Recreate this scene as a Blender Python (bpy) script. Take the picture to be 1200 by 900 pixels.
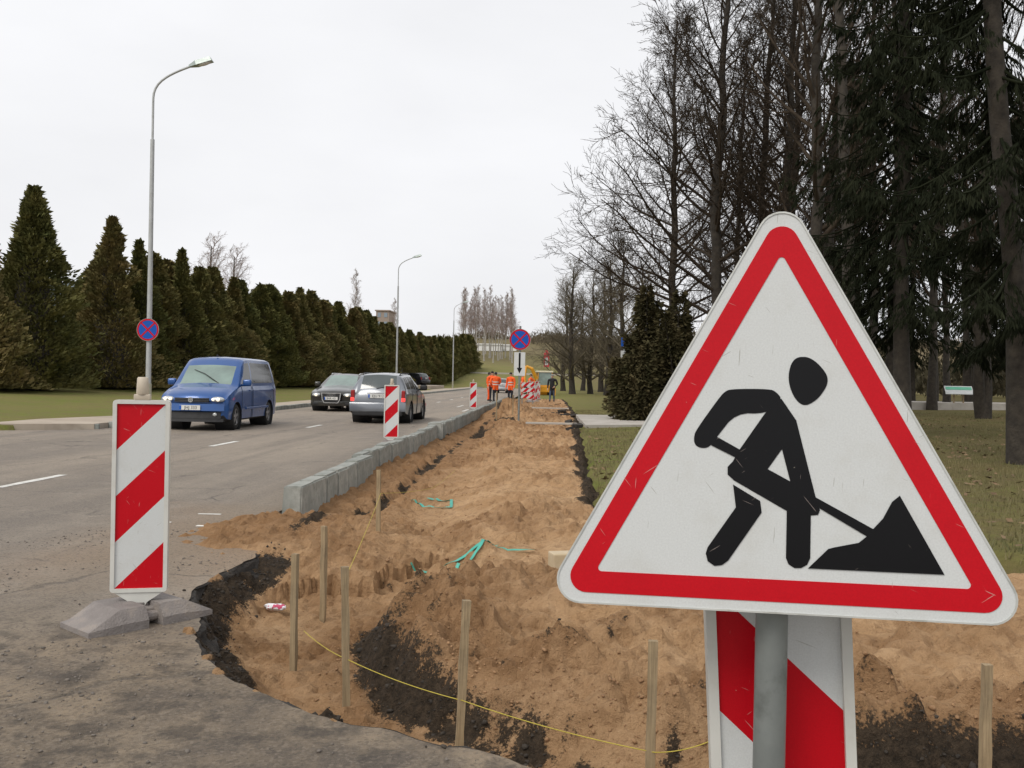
import bpy, bmesh, math, random
import numpy as np
from mathutils import Matrix, Vector
random.seed(7); np.random.seed(7)
for o in list(bpy.data.objects): bpy.data.objects.remove(o)
scene = bpy.context.scene
COL = scene.collection
R = math.radians
PI = math.pi

# ------------------------------------------------------------------ camera
cam = bpy.data.objects.new('camera', bpy.data.cameras.new('camera')); COL.objects.link(cam)
cam.data.sensor_width = 36; cam.data.lens = 33.0
cam.data.clip_start = .05; cam.data.clip_end = 4000
cam.matrix_world = (Matrix.Translation((0, 0, 1.35)) @ Matrix.Rotation(R(2.34), 4, 'Z')
                    @ Matrix.Rotation(PI/2 - math.atan(5/1100), 4, 'X') @ Matrix.Rotation(R(1.1), 4, 'Z'))
scene.camera = cam

# ------------------------------------------------------------------ overcast sky, soft sun
SUN_EL, SUN_AZ = R(48), R(215)         # azimuth clockwise from +Y: behind the camera, to its left
world = bpy.data.worlds.new('World'); scene.world = world; world.use_nodes = True
nt = world.node_tree; nt.nodes.clear()
out = nt.nodes.new('ShaderNodeOutputWorld'); bg = nt.nodes.new('ShaderNodeBackground')
sky = nt.nodes.new('ShaderNodeTexSky'); sky.sky_type = 'NISHITA'; sky.sun_disc = False
sky.sun_elevation = SUN_EL; sky.sun_rotation = SUN_AZ; sky.dust_density = 6; sky.air_density = 1.2
hsv = nt.nodes.new('ShaderNodeHueSaturation'); hsv.inputs['Saturation'].default_value = .22
tc = nt.nodes.new('ShaderNodeTexCoord'); mp = nt.nodes.new('ShaderNodeMapping'); mp.inputs['Scale'].default_value = (1.2, 1.2, 3.2)
cn = nt.nodes.new('ShaderNodeTexNoise'); cn.inputs['Scale'].default_value = 2.2; cn.inputs['Detail'].default_value = 5; cn.inputs['Roughness'].default_value = .5
cr = nt.nodes.new('ShaderNodeValToRGB')
cr.color_ramp.elements[0].position = .3; cr.color_ramp.elements[0].color = (9.3, 9.35, 9.6, 1)
cr.color_ramp.elements[1].position = .75; cr.color_ramp.elements[1].color = (10.5, 10.55, 10.8, 1)
mx = nt.nodes.new('ShaderNodeMix'); mx.data_type = 'RGBA'; mx.inputs['Factor'].default_value = .86
nt.links.new(tc.outputs['Generated'], mp.inputs['Vector']); nt.links.new(mp.outputs[0], cn.inputs['Vector'])
nt.links.new(cn.outputs['Fac'], cr.inputs['Fac'])
nt.links.new(sky.outputs[0], hsv.inputs['Color'])
nt.links.new(hsv.outputs[0], mx.inputs[6]); nt.links.new(cr.outputs[0], mx.inputs[7])
nt.links.new(mx.outputs[2], bg.inputs['Color']); bg.inputs['Strength'].default_value = .09
nt.links.new(bg.outputs[0], out.inputs[0])
sun = bpy.data.objects.new('sun', bpy.data.lights.new('sun', 'SUN')); COL.objects.link(sun)
sun.data.energy = 1.5; sun.data.angle = R(28); sun.data.color = (1, .94, .86)
sd = Vector((math.sin(SUN_AZ)*math.cos(SUN_EL), math.cos(SUN_AZ)*math.cos(SUN_EL), math.sin(SUN_EL)))
sun.rotation_euler = sd.to_track_quat('Z', 'Y').to_euler()
vs = scene.view_settings
vs.view_transform = 'Standard'; vs.look = 'None'; vs.exposure = 0.2; vs.gamma = 1.0; vs.use_curve_mapping = False
scene.cycles.max_bounces = 5; scene.cycles.diffuse_bounces = 3; scene.cycles.transparent_max_bounces = 4

# ------------------------------------------------------------------ helpers: materials
def nd(nt, t, **kw):
    n = nt.nodes.new(t)
    for k, v in kw.items():
        if k in n.inputs: n.inputs[k].default_value = v
        else: setattr(n, k, v)
    return n
def noise(nt, vec, scale, detail=4, rough=.55, stretch=None):
    if stretch:
        m = nd(nt, 'ShaderNodeMapping'); m.inputs['Scale'].default_value = stretch
        nt.links.new(vec, m.inputs['Vector']); vec = m.outputs[0]
    n = nd(nt, 'ShaderNodeTexNoise', Scale=scale, Detail=detail, Roughness=rough)
    nt.links.new(vec, n.inputs['Vector']); return n.outputs['Fac']
def ramp(nt, fac, a, b, ca=(0, 0, 0, 1), cb=(1, 1, 1, 1)):
    r = nd(nt, 'ShaderNodeValToRGB'); e = r.color_ramp.elements
    e[0].position = a; e[1].position = b
    e[0].color = tuple(ca) + (1,)*(4-len(ca)); e[1].color = tuple(cb) + (1,)*(4-len(cb))
    nt.links.new(fac, r.inputs['Fac']); return r.outputs[0]
def mixc(nt, fac, a, b, mode='MIX'):
    m = nd(nt, 'ShaderNodeMix', data_type='RGBA', blend_type=mode)
    for s, i in ((fac, 0), (a, 6), (b, 7)):
        if isinstance(s, (int, float)): m.inputs[i].default_value = s
        elif isinstance(s, (tuple, list)): m.inputs[i].default_value = tuple(s) + (1,)*(4-len(s))
        else: nt.links.new(s, m.inputs[i])
    return m.outputs[2]
def mth(nt, op, a, b=0.0):
    m = nd(nt, 'ShaderNodeMath', operation=op)
    for s, i in ((a, 0), (b, 1)):
        if isinstance(s, (int, float)): m.inputs[i].default_value = s
        else: nt.links.new(s, m.inputs[i])
    return m.outputs[0]
def bump(nt, h, strength, dist):
    b = nd(nt, 'ShaderNodeBump', Strength=strength, Distance=dist); nt.links.new(h, b.inputs['Height']); return b.outputs[0]
def newmat(name):
    m = bpy.data.materials.new(name); m.use_nodes = True
    nt = m.node_tree; p = nt.nodes['Principled BSDF']; tc = nd(nt, 'ShaderNodeTexCoord')
    return m, nt, p, tc
def mat(name, c, rough=.6, metal=0, var=.12, scale=6, c2=None, dirt=0, dscale=3, dcol=(.12, .10, .08), bmp=0, bscale=60, coat=0, emit=None, es=0, ior=None, objvar=0, spec=None):
    m, nt, p, tc = newmat(name)
    v = tc.outputs['Object']
    c = tuple(c); n = noise(nt, v, scale, 5)
    if c2 is None: c2 = tuple(min(1, x*(1+var)) for x in c); c1 = tuple(x*(1-var) for x in c)
    else: c1 = c
    col = ramp(nt, n, .3, .7, c1, c2)
    if dirt:
        f = noise(nt, v, dscale, 6, .65); f = ramp(nt, f, .52, .75)
        col = mixc(nt, mth(nt, 'MULTIPLY', f, dirt), col, dcol)
    if objvar:
        oi = nd(nt, 'ShaderNodeObjectInfo'); hv = nd(nt, 'ShaderNodeHueSaturation')
        nt.links.new(mth(nt, 'ADD', mth(nt, 'MULTIPLY', oi.outputs['Random'], objvar), 1-objvar/2), hv.inputs['Value'])
        nt.links.new(mth(nt, 'ADD', mth(nt, 'MULTIPLY', oi.outputs['Random'], -.05), .525), hv.inputs['Hue'])
        nt.links.new(col, hv.inputs['Color']); col = hv.outputs[0]
    nt.links.new(col, p.inputs['Base Color'])
    p.inputs['Metallic'].default_value = metal
    rr = ramp(nt, noise(nt, v, scale*1.7, 3), .2, .8, (max(0, rough-.08),)*3, (min(1, rough+.08),)*3)
    nt.links.new(rr, p.inputs['Roughness'])
    if bmp: nt.links.new(bump(nt, noise(nt, v, bscale, 4), bmp, .02), p.inputs['Normal'])
    if coat: p.inputs['Coat Weight'].default_value = coat; p.inputs['Coat Roughness'].default_value = .05
    if spec is not None: p.inputs['Specular IOR Level'].default_value = spec
    if ior: p.inputs['IOR'].default_value = ior
    if emit: p.inputs['Emission Color'].default_value = tuple(emit)+(1,); p.inputs['Emission Strength'].default_value = es
    return m

# ------------------------------------------------------------------ helpers: meshes
def fast_mesh(name, verts, faces_flat, loops_per, smooth=False, mat_idx=None):
    """verts Nx3, faces_flat: MxK vertex ids (all faces K-gons)"""
    me = bpy.data.meshes.new(name)
    verts = np.asarray(verts, np.float32); f = np.asarray(faces_flat, np.int32)
    me.vertices.add(len(verts)); me.vertices.foreach_set('co', verts.ravel())
    me.loops.add(f.size); me.loops.foreach_set('vertex_index', f.ravel())
    me.polygons.add(len(f)); me.polygons.foreach_set('loop_start', np.arange(len(f), dtype=np.int32)*loops_per)
    me.polygons.foreach_set('loop_total', np.full(len(f), loops_per, np.int32))
    if mat_idx is not None: me.polygons.foreach_set('material_index', np.asarray(mat_idx, np.int32))
    me.update(calc_edges=True)
    if smooth: me.polygons.foreach_set('use_smooth', np.ones(len(f), bool))
    return me
def link(name, me, mats=None, parent=None, loc=None, rz=None):
    o = bpy.data.objects.new(name, me); COL.objects.link(o)
    if mats is not None and me is not None and not me.materials:
        for m in (mats if isinstance(mats, (list, tuple)) else [mats]): me.materials.append(m)
    if parent is not None: o.parent = parent
    if loc is not None: o.location = loc
    if rz is not None: o.rotation_euler.z = rz
    return o
def tag(o, label=None, cat=None, group=None, kind=None):
    if label: o['label'] = label
    if cat: o['category'] = cat
    if group: o['group'] = group
    if kind: o['kind'] = kind
    return o
def empty(name, loc=(0, 0, 0), rz=0, label=None, cat=None, group=None):
    o = bpy.data.objects.new(name, None); COL.objects.link(o); o.empty_display_size = .2
    o.location = loc; o.rotation_euler.z = rz
    return tag(o, label, cat, group)
def copy_tree(o, parent=None, loc=None, rz=None, sc=None, label=None, group=None):
    c = o.copy(); COL.objects.link(c); c.parent = parent
    if loc is not None: c.location = loc
    if rz is not None: c.rotation_euler.z = rz
    if sc is not None: c.scale = sc if isinstance(sc, tuple) else (sc,)*3
    if label: c['label'] = label
    if group: c['group'] = group
    for ch in list(o.children): copy_tree(ch, c)
    return c
class MB:
    def __init__(s, M=None): s.v = []; s.f = []; s.m = []; s.M = M
    def add(s, vs, fs, mi=0, M=None):
        b = len(s.v); M = M if M is not None else s.M
        for v in vs: s.v.append(tuple(M @ Vector(v)) if M is not None else tuple(v))
        for f in fs: s.f.append([b+i for i in f]); s.m.append(mi)
        return s
    def box(s, c, d, mi=0, M=None, bev=0, taper=1):
        x, y, z = (k/2 for k in d); cx, cy, cz = c
        if bev <= 0:
            vs = [(cx+a*x*(taper if e > 0 else 1), cy+b*y*(taper if e > 0 else 1), cz+e*z) for e in (-1, 1) for a, b in ((-1, -1), (1, -1), (1, 1), (-1, 1))]
            return s.add(vs, [(3, 2, 1, 0), (4, 5, 6, 7), (0, 1, 5, 4), (1, 2, 6, 5), (2, 3, 7, 6), (3, 0, 4, 7)], mi, M)
        bm = bmesh.new(); bmesh.ops.create_cube(bm, size=1)
        for v in bm.verts:
            t = taper if v.co.z > 0 else 1
            v.co = Vector((cx+v.co.x*d[0]*t, cy+v.co.y*d[1]*t, cz+v.co.z*d[2]))
        bmesh.ops.bevel(bm, geom=bm.edges[:], offset=bev, segments=2, affect='EDGES', profile=.6)
        bm.verts.index_update()
        s.add([v.co[:] for v in bm.verts], [[v.index for v in f.verts] for f in bm.faces], mi, M); bm.free(); return s
    def tube(s, path, rad, n=8, mi=0, M=None, caps=True):
        P = [Vector(p) for p in path]
        if not hasattr(rad, '__len__'): rad = [rad]*len(P)
        vs = []; fs = []; up = Vector((0, 0, 1))
        t0 = (P[1]-P[0]).normalized(); a = t0.cross(up)
        if a.length < .05: a = t0.cross(Vector((1, 0, 0)))
        a.normalize()
        for i, p in enumerate(P):
            t = (P[min(i+1, len(P)-1)]-P[max(i-1, 0)]).normalized()
            a = (a - t*a.dot(t)).normalized(); b = t.cross(a)
            for k in range(n):
                q = 2*PI*k/n; vs.append(p + (a*math.cos(q)+b*math.sin(q))*rad[i])
        for i in range(len(P)-1):
            for k in range(n): fs.append((i*n+k, i*n+(k+1) % n, (i+1)*n+(k+1) % n, (i+1)*n+k))
        if caps: fs.append(tuple(range(n-1, -1, -1))); fs.append(tuple((len(P)-1)*n+k for k in range(n)))
        return s.add(vs, fs, mi, M)
    def lathe(s, prof, n=16, mi=0, M=None, axis='z'):
        vs = []; fs = []
        for r, z in prof:
            for k in range(n):
                q = 2*PI*k/n; a, b = r*math.cos(q), r*math.sin(q)
                vs.append((a, b, z) if axis == 'z' else (a, z, b))
        for i in range(len(prof)-1):
            for k in range(n):
                f = (i*n+k, i*n+(k+1) % n, (i+1)*n+(k+1) % n, (i+1)*n+k)
                fs.append(f if axis == 'z' else f[::-1])
        return s.add(vs, fs, mi, M)
    def prism(s, poly, y0, y1, mi=0, M=None):
        """poly in (x,z), extruded along y from y0 (front, towards -y) to y1"""
        n = len(poly)
        vs = [(x, y0, z) for x, z in poly]+[(x, y1, z) for x, z in poly]
        fs = [tuple(range(n)), tuple(range(2*n-1, n-1, -1))]+[(i, n+i, n+(i+1) % n, (i+1) % n) for i in range(n)]
        return s.add(vs, fs, mi, M)
    def ball(s, c, r, mi=0, M=None, seg=12, rings=8):
        rx, ry, rz = r if hasattr(r, '__len__') else (r, r, r)
        vs = [(c[0], c[1], c[2]+rz)]; fs = []
        for i in range(1, rings):
            a = PI*i/rings
            for k in range(seg):
                q = 2*PI*k/seg; vs.append((c[0]+rx*math.sin(a)*math.cos(q), c[1]+ry*math.sin(a)*math.sin(q), c[2]+rz*math.cos(a)))
        vs.append((c[0], c[1], c[2]-rz)); L = len(vs)-1
        for k in range(seg):
            fs.append((0, 1+k, 1+(k+1) % seg)); fs.append((L, L-1-k, L-1-(k+1) % seg))
        for i in range(rings-2):
            for k in range(seg):
                a = 1+i*seg+k; b = 1+i*seg+(k+1) % seg; fs.append((a, a+seg, b+seg, b))
        return s.add(vs, fs, mi, M)
    def build(s, name, mats, parent=None, loc=None, rz=None, smooth=False, angle=None):
        me = bpy.data.meshes.new(name); me.from_pydata(s.v, [], s.f)
        me.polygons.foreach_set('material_index', s.m); me.update()
        bm = bmesh.new(); bm.from_mesh(me); bmesh.ops.recalc_face_normals(bm, faces=bm.faces[:]); bm.to_mesh(me); bm.free()
        if smooth or angle:
            me.polygons.foreach_set('use_smooth', [True]*len(me.polygons))
            if angle:
                me.set_sharp_from_angle(angle=R(angle))
        return link(name, me, mats, parent, loc, rz)
def clip_poly(poly, a, b, c):
    """keep a*x+b*z<=c"""
    o = []
    for i in range(len(poly)):
        p, q = poly[i], poly[(i+1) % len(poly)]; dp = a*p[0]+b*p[1]-c; dq = a*q[0]+b*q[1]-c
        if dp <= 0: o.append(p)
        if (dp < 0) != (dq < 0) and dp != dq:
            t = dp/(dp-dq); o.append((p[0]+t*(q[0]-p[0]), p[1]+t*(q[1]-p[1])))
    return o
def text_mesh(body, size, name='lettering'):
    cu = bpy.data.curves.new(name, 'FONT'); cu.body = body; cu.size = size; cu.align_x = 'CENTER'; cu.align_y = 'CENTER'; cu.extrude = .001
    o = bpy.data.objects.new(name, cu); COL.objects.link(o); bpy.context.view_layer.update()
    me = bpy.data.meshes.new_from_object(o.evaluated_get(bpy.context.evaluated_depsgraph_get()))
    bpy.data.objects.remove(o); me.name = name; return me

# ------------------------------------------------------------------ value noise
_T = [np.random.RandomState(100+i).rand(256, 256) for i in range(4)]
def vn(x, y, k=0):
    xi = np.floor(x).astype(int); yi = np.floor(y).astype(int); fx = x-xi; fy = y-yi
    fx = fx*fx*(3-2*fx); fy = fy*fy*(3-2*fy); T = _T[k % 4]
    a = T[xi & 255, yi & 255]; b = T[(xi+1) & 255, yi & 255]; c = T[xi & 255, (yi+1) & 255]; d = T[(xi+1) & 255, (yi+1) & 255]
    return (a*(1-fx)+b*fx)*(1-fy)+(c*(1-fx)+d*fx)*fy
def fbm(x, y, scale, octv=4, k=0, gain=.5):
    s = 0; a = 1; t = 0
    for i in range(octv): s = s+a*(vn(x/scale*2**i+17.3*i, y/scale*2**i+5.1*i, k+i)-.5)*2; t += a; a *= gain
    return s/t
def sst(a, b, x): t = np.clip((x-a)/(b-a), 0, 1); return t*t*(3-2*t)
def seg_dist(x, y, pts):
    """signed distance to polyline (positive on its left) and distance"""
    best = np.full(np.shape(x), 1e9); sg = np.zeros(np.shape(x))
    for (ax, ay), (bx, by) in zip(pts[:-1], pts[1:]):
        dx, dy = bx-ax, by-ay; L = dx*dx+dy*dy
        t = np.clip(((x-ax)*dx+(y-ay)*dy)/L, 0, 1); d = np.hypot(x-ax-t*dx, y-ay-t*dy)
        cr = dx*(y-ay)-dy*(x-ax); m = d < best
        best = np.where(m, d, best); sg = np.where(m, np.sign(cr), sg)
    return best*np.where(sg == 0, 1, sg)

# ------------------------------------------------------------------ layout curves (metres; +Y runs along the road)
EDGE = [(-2.66, 9.15), (-2.5, 8.2), (-2.25, 7.5), (-2.13, 6.8), (-2.2, 6.2), (-2.22, 5.8), (-2.05, 5.3), (-1.85, 4.84), (-1.6, 4.4), (-1.37, 4.05),
        (-1.06, 3.86), (-.68, 3.61), (-.24, 3.4), (-.08, 3.28), (.4, 3.08), (1.2, 2.95), (2.5, 2.9), (9, 3.0)]
BANK = [(-1.45, 16), (-1.3, 9), (-1.2, 7), (-1.18, 6), (-1.16, 5.45), (-1.02, 4.95), (-.78, 4.58), (-.28, 4.12), (.45, 3.78), (1.75, 3.80), (9, 3.9)]
LAWN = [(.2, 90), (1.0, 62), (.95, 34), (.75, 27), (.6, 18), (.45, 10.4), (1.6, 8.7), (3.4, 7.2), (9.5, 6.4)]

def ground_z(x, y):
    hill = .07*np.clip(y-140, 0, 270) + .012*np.clip(y-410, 0, 900) + .9*fbm(x, y, 90, 3)*sst(150, 300, y)
    left = .10+.042*np.clip(-12.2-x, 0, 11)
    right = .03+.012*np.clip(x, 0, 40)+.04*fbm(x, y, 3.0, 3, 1)+.014*fbm(x, y, .5, 2, 2)
    z = np.where(x < -6, left, right)+hill
    dB = seg_dist(x, y, LAWN)+.12*fbm(x, y, .5, 3, 3)
    dig = (x > -12.0) & (x < 9.6) & (y < 66)
    z = np.where(dig & (dB < .22), z-.9*sst(.22, -.35, dB), z)
    z = np.where((x > -10.7) & (x < -2.5) & (y >= 66) & (y < 146), -.4, z)
    z = np.where((y < 3) & (x >= -12) & (x < 9.6), -.9, z)
    z = np.where((x > -14.5) & (x < -12.0) & (y < 20.5), -.5, z)
    return z
def sand_z(x, y):
    dE = seg_dist(x, y, EDGE)+.05*fbm(x, y, .25, 3, 1)
    dC = seg_dist(x, y, BANK)+.16*fbm(x, y, .7, 3, 2)
    dB = seg_dist(x, y, LAWN)+.06*fbm(x, y, .6, 3)
    far = sst(9, 20, y)
    n1 = fbm(x, y, 1.3, 3, 1); n2 = fbm(x, y, .42, 4, 2, .6); n3 = fbm(x, y, .11, 3, 3, .6)
    bil = np.abs(fbm(x, y, .30, 3, 3, .6)); bil2 = np.abs(fbm(x+7, y, .12, 2, 1, .6))
    floor = -.29+.12*far+.02*n1
    plat = -.05+.05*n1+.03*n2
    bw_ = .24+.75*sst(5.2, 6.4, y); bank = sst(-.02, 1, (dC+.03)/bw_)
    z = floor+(plat-floor)*bank
    ridge = np.exp(-((dC-.5)/.33)**2)*sst(8.5, 5.5, y)
    z += ridge*(-.02+.04*n2+.07*bil+.10*bil2+.02*n1)
    lump = np.exp(-(((x+.95)/.5)**2+((y-7.0)/.35)**2))+.8*np.exp(-(((x-.35)/.45)**2+((y-4.75)/.3)**2))
    pass
    # earth thrown against the back of the kerb
    dk = x+2.55
    zk = -.05-.25*np.clip(dk, -.2, 1.3)+.06*n2+.04*n3+.05*bil-.09*np.exp(-((dk-.5+.1*n1)/.08)**2)
    kb = sst(7.6, 8.6, y)*(1-.35*sst(18, 35, y))
    z = np.where(dk < 1.3, np.maximum(z, zk*kb-.5*(1-kb)), z)
    # crumbled asphalt talus under the broken edge
    zt = -.05-.75*np.clip(dE, 0, .4)+.06*n3+.05*n2
    z = np.where((dE > -.1) & (dE < .35), np.maximum(z, zt), z)
    # spill of sand over the asphalt near the kerb end
    r = np.hypot((x+2.2)/.72, (y-8.05)/.85)+.3*n2
    spill = .06-.07*r*r+.04*n2+.03*n3+.04*bil
    z = np.where(dE < .04, np.minimum(z, -.03), z); z = np.where((dE < -.05), np.minimum(z, -.14), z)
    z = np.maximum(z, np.where(r < 1.8, spill, -9))
    # lumpy heap behind the kerb stones farther up
    h = np.exp(-(((x+1.75)/.75)**2+((y-37)/6)**2)); z += h*(.42+.25*n1+.3*n2)
    h = np.exp(-(((x+.4)/.7)**2+((y-33)/.8)**2)); z += h*(.12+.1*n2)
    ch = sst(-.35, .3, n1+.5*n2)*(1-.75*np.exp(-(((x+.5)/.7)**2+((y-7.4)/.5)**2)))
    z += .016*n3+.026*n2*bank+(.03+.06*ch)*bil*bank*2+(.02+.05*ch)*bil2+.022*fbm(x, y, .055, 2, 2)*(.5+sst(-.2, .4, n2))
    # churned footprints and rake lines on the plateau
    z += bank*(.012*np.abs(fbm(x*.5, y*1.7, .16, 2, 2))+.010*fbm(x*.4, y*1.6, .07, 2))
    z = np.where(dB > 0, z-dB*.7, z)
    z = np.where((x < -2.62) & (y > 9.0), np.minimum(z, -.12), z)
    soil = np.clip(.88*np.exp(-((dC-.03-.05*n1)/.14)**2)*sst(6.2, 5.5, y)*sst(-.45, .2, n2+.4*n3+.2*n1+.15), 0, 1)
    soil = np.maximum(soil, sst(.30, .12, dE+.1*n2)*sst(-.02, .04, dE+.04)*sst(7.4, 6.9, y)*sst(.03, -.03, z)*sst(-.5, -.1, n3+.6*n2+.25))
    soil = np.maximum(soil, .6*sst(.6, .95, lump+.9*n2+.5*n3-.3))
    soil = np.maximum(soil, .95*np.exp(-((dk-.5+.1*n1)/.09)**2)*sst(-.35, .2, n2+.3*n1)*sst(7, 8, y))
    soil = np.maximum(soil, sst(-.2, .02, dB+.12*n2)*sst(7.6, 9, y))
    soil = np.maximum(soil, .8*sst(.25, .5, n2*n1*2+.15*n3)*sst(10, 25, y))
    soil = np.maximum(soil, .5*sst(.15, .55, n2+.6*n3+.3*n1)*np.exp(-((dC-.35)/.35)**2)*sst(9, 6, y))
    pit = np.exp(-(((x+1.9)/.35)**2+((y-27)/2.2)**2)); z = z-.25*pit; soil = np.maximum(soil, .9*sst(.3, .7, pit))
    moist = np.clip(.9*sst(1.5, .2, dk)*sst(7, 8, y)+.95*np.exp(-((dC-.3)/.36)**2)*sst(7, 5.6, y)*(.7+.7*n2)+.55*sst(-.05, .45, n1+.5*n2)+.55*far*sst(1.1, -.2, x)*(.75+.6*n2)+.35*sst(.15, .45, n2+.4*n3), 0, 1)
    return z, np.clip(soil, 0, 1), moist
def grid_mesh(name, xs, ys, zf):
    X, Y = np.meshgrid(xs, ys); r = zf(X, Y); z = r[0] if isinstance(r, tuple) else r
    v = np.stack([X, Y, z], -1).reshape(-1, 3); nx = len(xs); ny = len(ys)
    i = (np.arange(ny-1)[:, None]*nx+np.arange(nx-1)[None, :]).ravel()
    me = fast_mesh(name, v, np.stack([i, i+1, i+nx+1, i+nx], -1), 4, True)
    if isinstance(r, tuple):
        for nm, a in zip(('soil', 'moist'), r[1:]):
            at = me.attributes.new(nm, 'FLOAT', 'POINT'); at.data.foreach_set('value', a.ravel().astype(np.float32))
    return me
def lines(*segs):
    o = []
    for a, b, st in segs: o += list(np.arange(a, b, st))
    return np.array(o+[segs[-1][1]])

# ------------------------------------------------------------------ setting materials
def grass_material():
    m, nt, p, tc = newmat('grass_turf'); v = tc.outputs['Object']
    a = noise(nt, v, .35, 5, .6); b = noise(nt, v, 3.0, 6, .7); c = noise(nt, v, 30, 5, .75)
    col = ramp(nt, a, .35, .65, (.17, .20, .046), (.22, .195, .07))
    col = mixc(nt, ramp(nt, b, .45, .68), col, (.20, .155, .08))
    col = mixc(nt, mth(nt, 'MULTIPLY', ramp(nt, c, .4, .7), .5), col, (.09, .10, .03))
    sx = nd(nt, 'ShaderNodeSeparateXYZ'); nt.links.new(v, sx.inputs[0])
    litter = mth(nt, 'MULTIPLY', ramp(nt, mth(nt, 'ADD', mth(nt, 'MULTIPLY', sx.outputs[0], .08), mth(nt, 'MULTIPLY', b, .5)), .25, .75), .6)
    col = mixc(nt, litter, col, (.115, .085, .045))
    far_ = mth(nt, 'MULTIPLY', ramp(nt, mth(nt, 'ADD', mth(nt, 'MULTIPLY', sx.outputs[1], .0025), mth(nt, 'MULTIPLY', noise(nt, v, .03, 4), .5)), .62, .9), .75)
    col = mixc(nt, far_, col, (.15, .115, .07))
    nt.links.new(col, p.inputs['Base Color']); p.inputs['Roughness'].default_value = .95; p.inputs['Specular IOR Level'].default_value = .1
    nt.links.new(bump(nt, c, .8, .05), p.inputs['Normal']); return m
def asphalt_material():
    m, nt, p, tc = newmat('worn_asphalt'); v = tc.outputs['Object']
    big = noise(nt, v, .45, 5, .6, (1, .22, 1)); med = noise(nt, v, 2.0, 6, .65); fine = noise(nt, v, 90, 4, .8); grit = noise(nt, v, 260, 2, .6)
    col = ramp(nt, big, .34, .68, (.20, .165, .13), (.38, .318, .25))
    track = noise(nt, v, 1.3, 4, .6, (1, .05, 1))
    col = mixc(nt, mth(nt, 'MULTIPLY', ramp(nt, track, .46, .62), .7), col, (.185, .156, .128))
    col = mixc(nt, mth(nt, 'MULTIPLY', ramp(nt, med, .5, .72), .65), col, (.36, .305, .24))
    # older, darker and dusty patch of the side street at the works
    sx = nd(nt, 'ShaderNodeSeparateXYZ'); nt.links.new(v, sx.inputs[0])
    yy = mth(nt, 'ADD', mth(nt, 'ADD', sx.outputs[1], mth(nt, 'MULTIPLY', sx.outputs[0], .35)), mth(nt, 'MULTIPLY', med, 1.6))
    near = ramp(nt, mth(nt, 'MULTIPLY', yy, .1), .44, .56, (1, 1, 1), (0, 0, 0))
    pat = mixc(nt, ramp(nt, noise(nt, v, 1.4, 6, .7), .40, .62), (.105, .080, .055), (.33, .25, .16))
    col = mixc(nt, mth(nt, 'MULTIPLY', near, .9), col, pat)
    # sand trodden over the edge of the works
    dx = mth(nt, 'ABSOLUTE', mth(nt, 'ADD', sx.outputs[0], 2.4)); dy = mth(nt, 'MULTIPLY', mth(nt, 'ABSOLUTE', mth(nt, 'ADD', sx.outputs[1], -7.7)), .75)
    dd = mth(nt, 'ADD', mth(nt, 'MAXIMUM', dx, dy), mth(nt, 'MULTIPLY', med, 1.3))
    sandf = ramp(nt, mth(nt, 'MULTIPLY', dd, .4), .42, .95, (1, 1, 1), (0, 0, 0))
    col = mixc(nt, mth(nt, 'MULTIPLY', sandf, .8), col, (.31, .20, .11))
    alongk = ramp(nt, mth(nt, 'ADD', mth(nt, 'ABSOLUTE', mth(nt, 'ADD', sx.outputs[0], 2.9)), mth(nt, 'MULTIPLY', med, .8)), .45, 1.25, (1, 1, 1), (0, 0, 0))
    col = mixc(nt, mth(nt, 'MULTIPLY', alongk, .6), col, (.25, .20, .145))
    vo = nd(nt, 'ShaderNodeTexVoronoi', feature='DISTANCE_TO_EDGE', Scale=.55)
    wv = nd(nt, 'ShaderNodeVectorMath', operation='ADD'); wn = nd(nt, 'ShaderNodeTexNoise', Scale=1.2, Detail=5)
    nt.links.new(v, wn.inputs['Vector']); nt.links.new(v, wv.inputs[0]); nt.links.new(wn.outputs['Color'], wv.inputs[1]); nt.links.new(wv.outputs[0], vo.inputs['Vector'])
    crack = mth(nt, 'MULTIPLY', ramp(nt, vo.outputs['Distance'], .004, .018, (1, 1, 1), (0, 0, 0)), ramp(nt, noise(nt, v, .6, 3), .5, .6))
    col = mixc(nt, mth(nt, 'MULTIPLY', crack, .5), col, (.04, .035, .03))
    g = mixc(nt, mth(nt, 'MULTIPLY', ramp(nt, fine, .45, .75), .35), col, (.30, .27, .24))
    g = mixc(nt, mth(nt, 'MULTIPLY', ramp(nt, grit, .25, .5, (1, 1, 1), (0, 0, 0)), .35), g, (.03, .028, .026))
    pit_ = noise(nt, v, 28, 5, .8); g = mixc(nt, mth(nt, 'MULTIPLY', ramp(nt, pit_, .55, .68), .5), g, (.05, .044, .038)); g = mixc(nt, mth(nt, 'MULTIPLY', ramp(nt, pit_, .3, .42, (1, 1, 1), (0, 0, 0)), .4), g, (.27, .235, .195))
    ag = nd(nt, 'ShaderNodeTexVoronoi', Scale=75.0); nt.links.new(v, ag.inputs['Vector']); bw = nd(nt, 'ShaderNodeRGBToBW'); nt.links.new(ag.outputs['Color'], bw.inputs[0])
    g = mixc(nt, mth(nt, 'MULTIPLY', ramp(nt, bw.outputs[0], .66, .8), .3), g, (.32, .265, .20)); g = mixc(nt, mth(nt, 'MULTIPLY', ramp(nt, bw.outputs[0], .2, .36, (1, 1, 1), (0, 0, 0)), .35), g, (.05, .041, .033))
    g = mixc(nt, mth(nt, 'MULTIPLY', mth(nt, 'MULTIPLY', near, ramp(nt, noise(nt, v, 5, 5, .7), .5, .62)), .65), g, (.05, .040, .031))
    nt.links.new(g, p.inputs['Base Color'])
    nt.links.new(ramp(nt, big, .3, .7, (.62,)*3, (.9,)*3), p.inputs['Roughness'])
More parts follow.
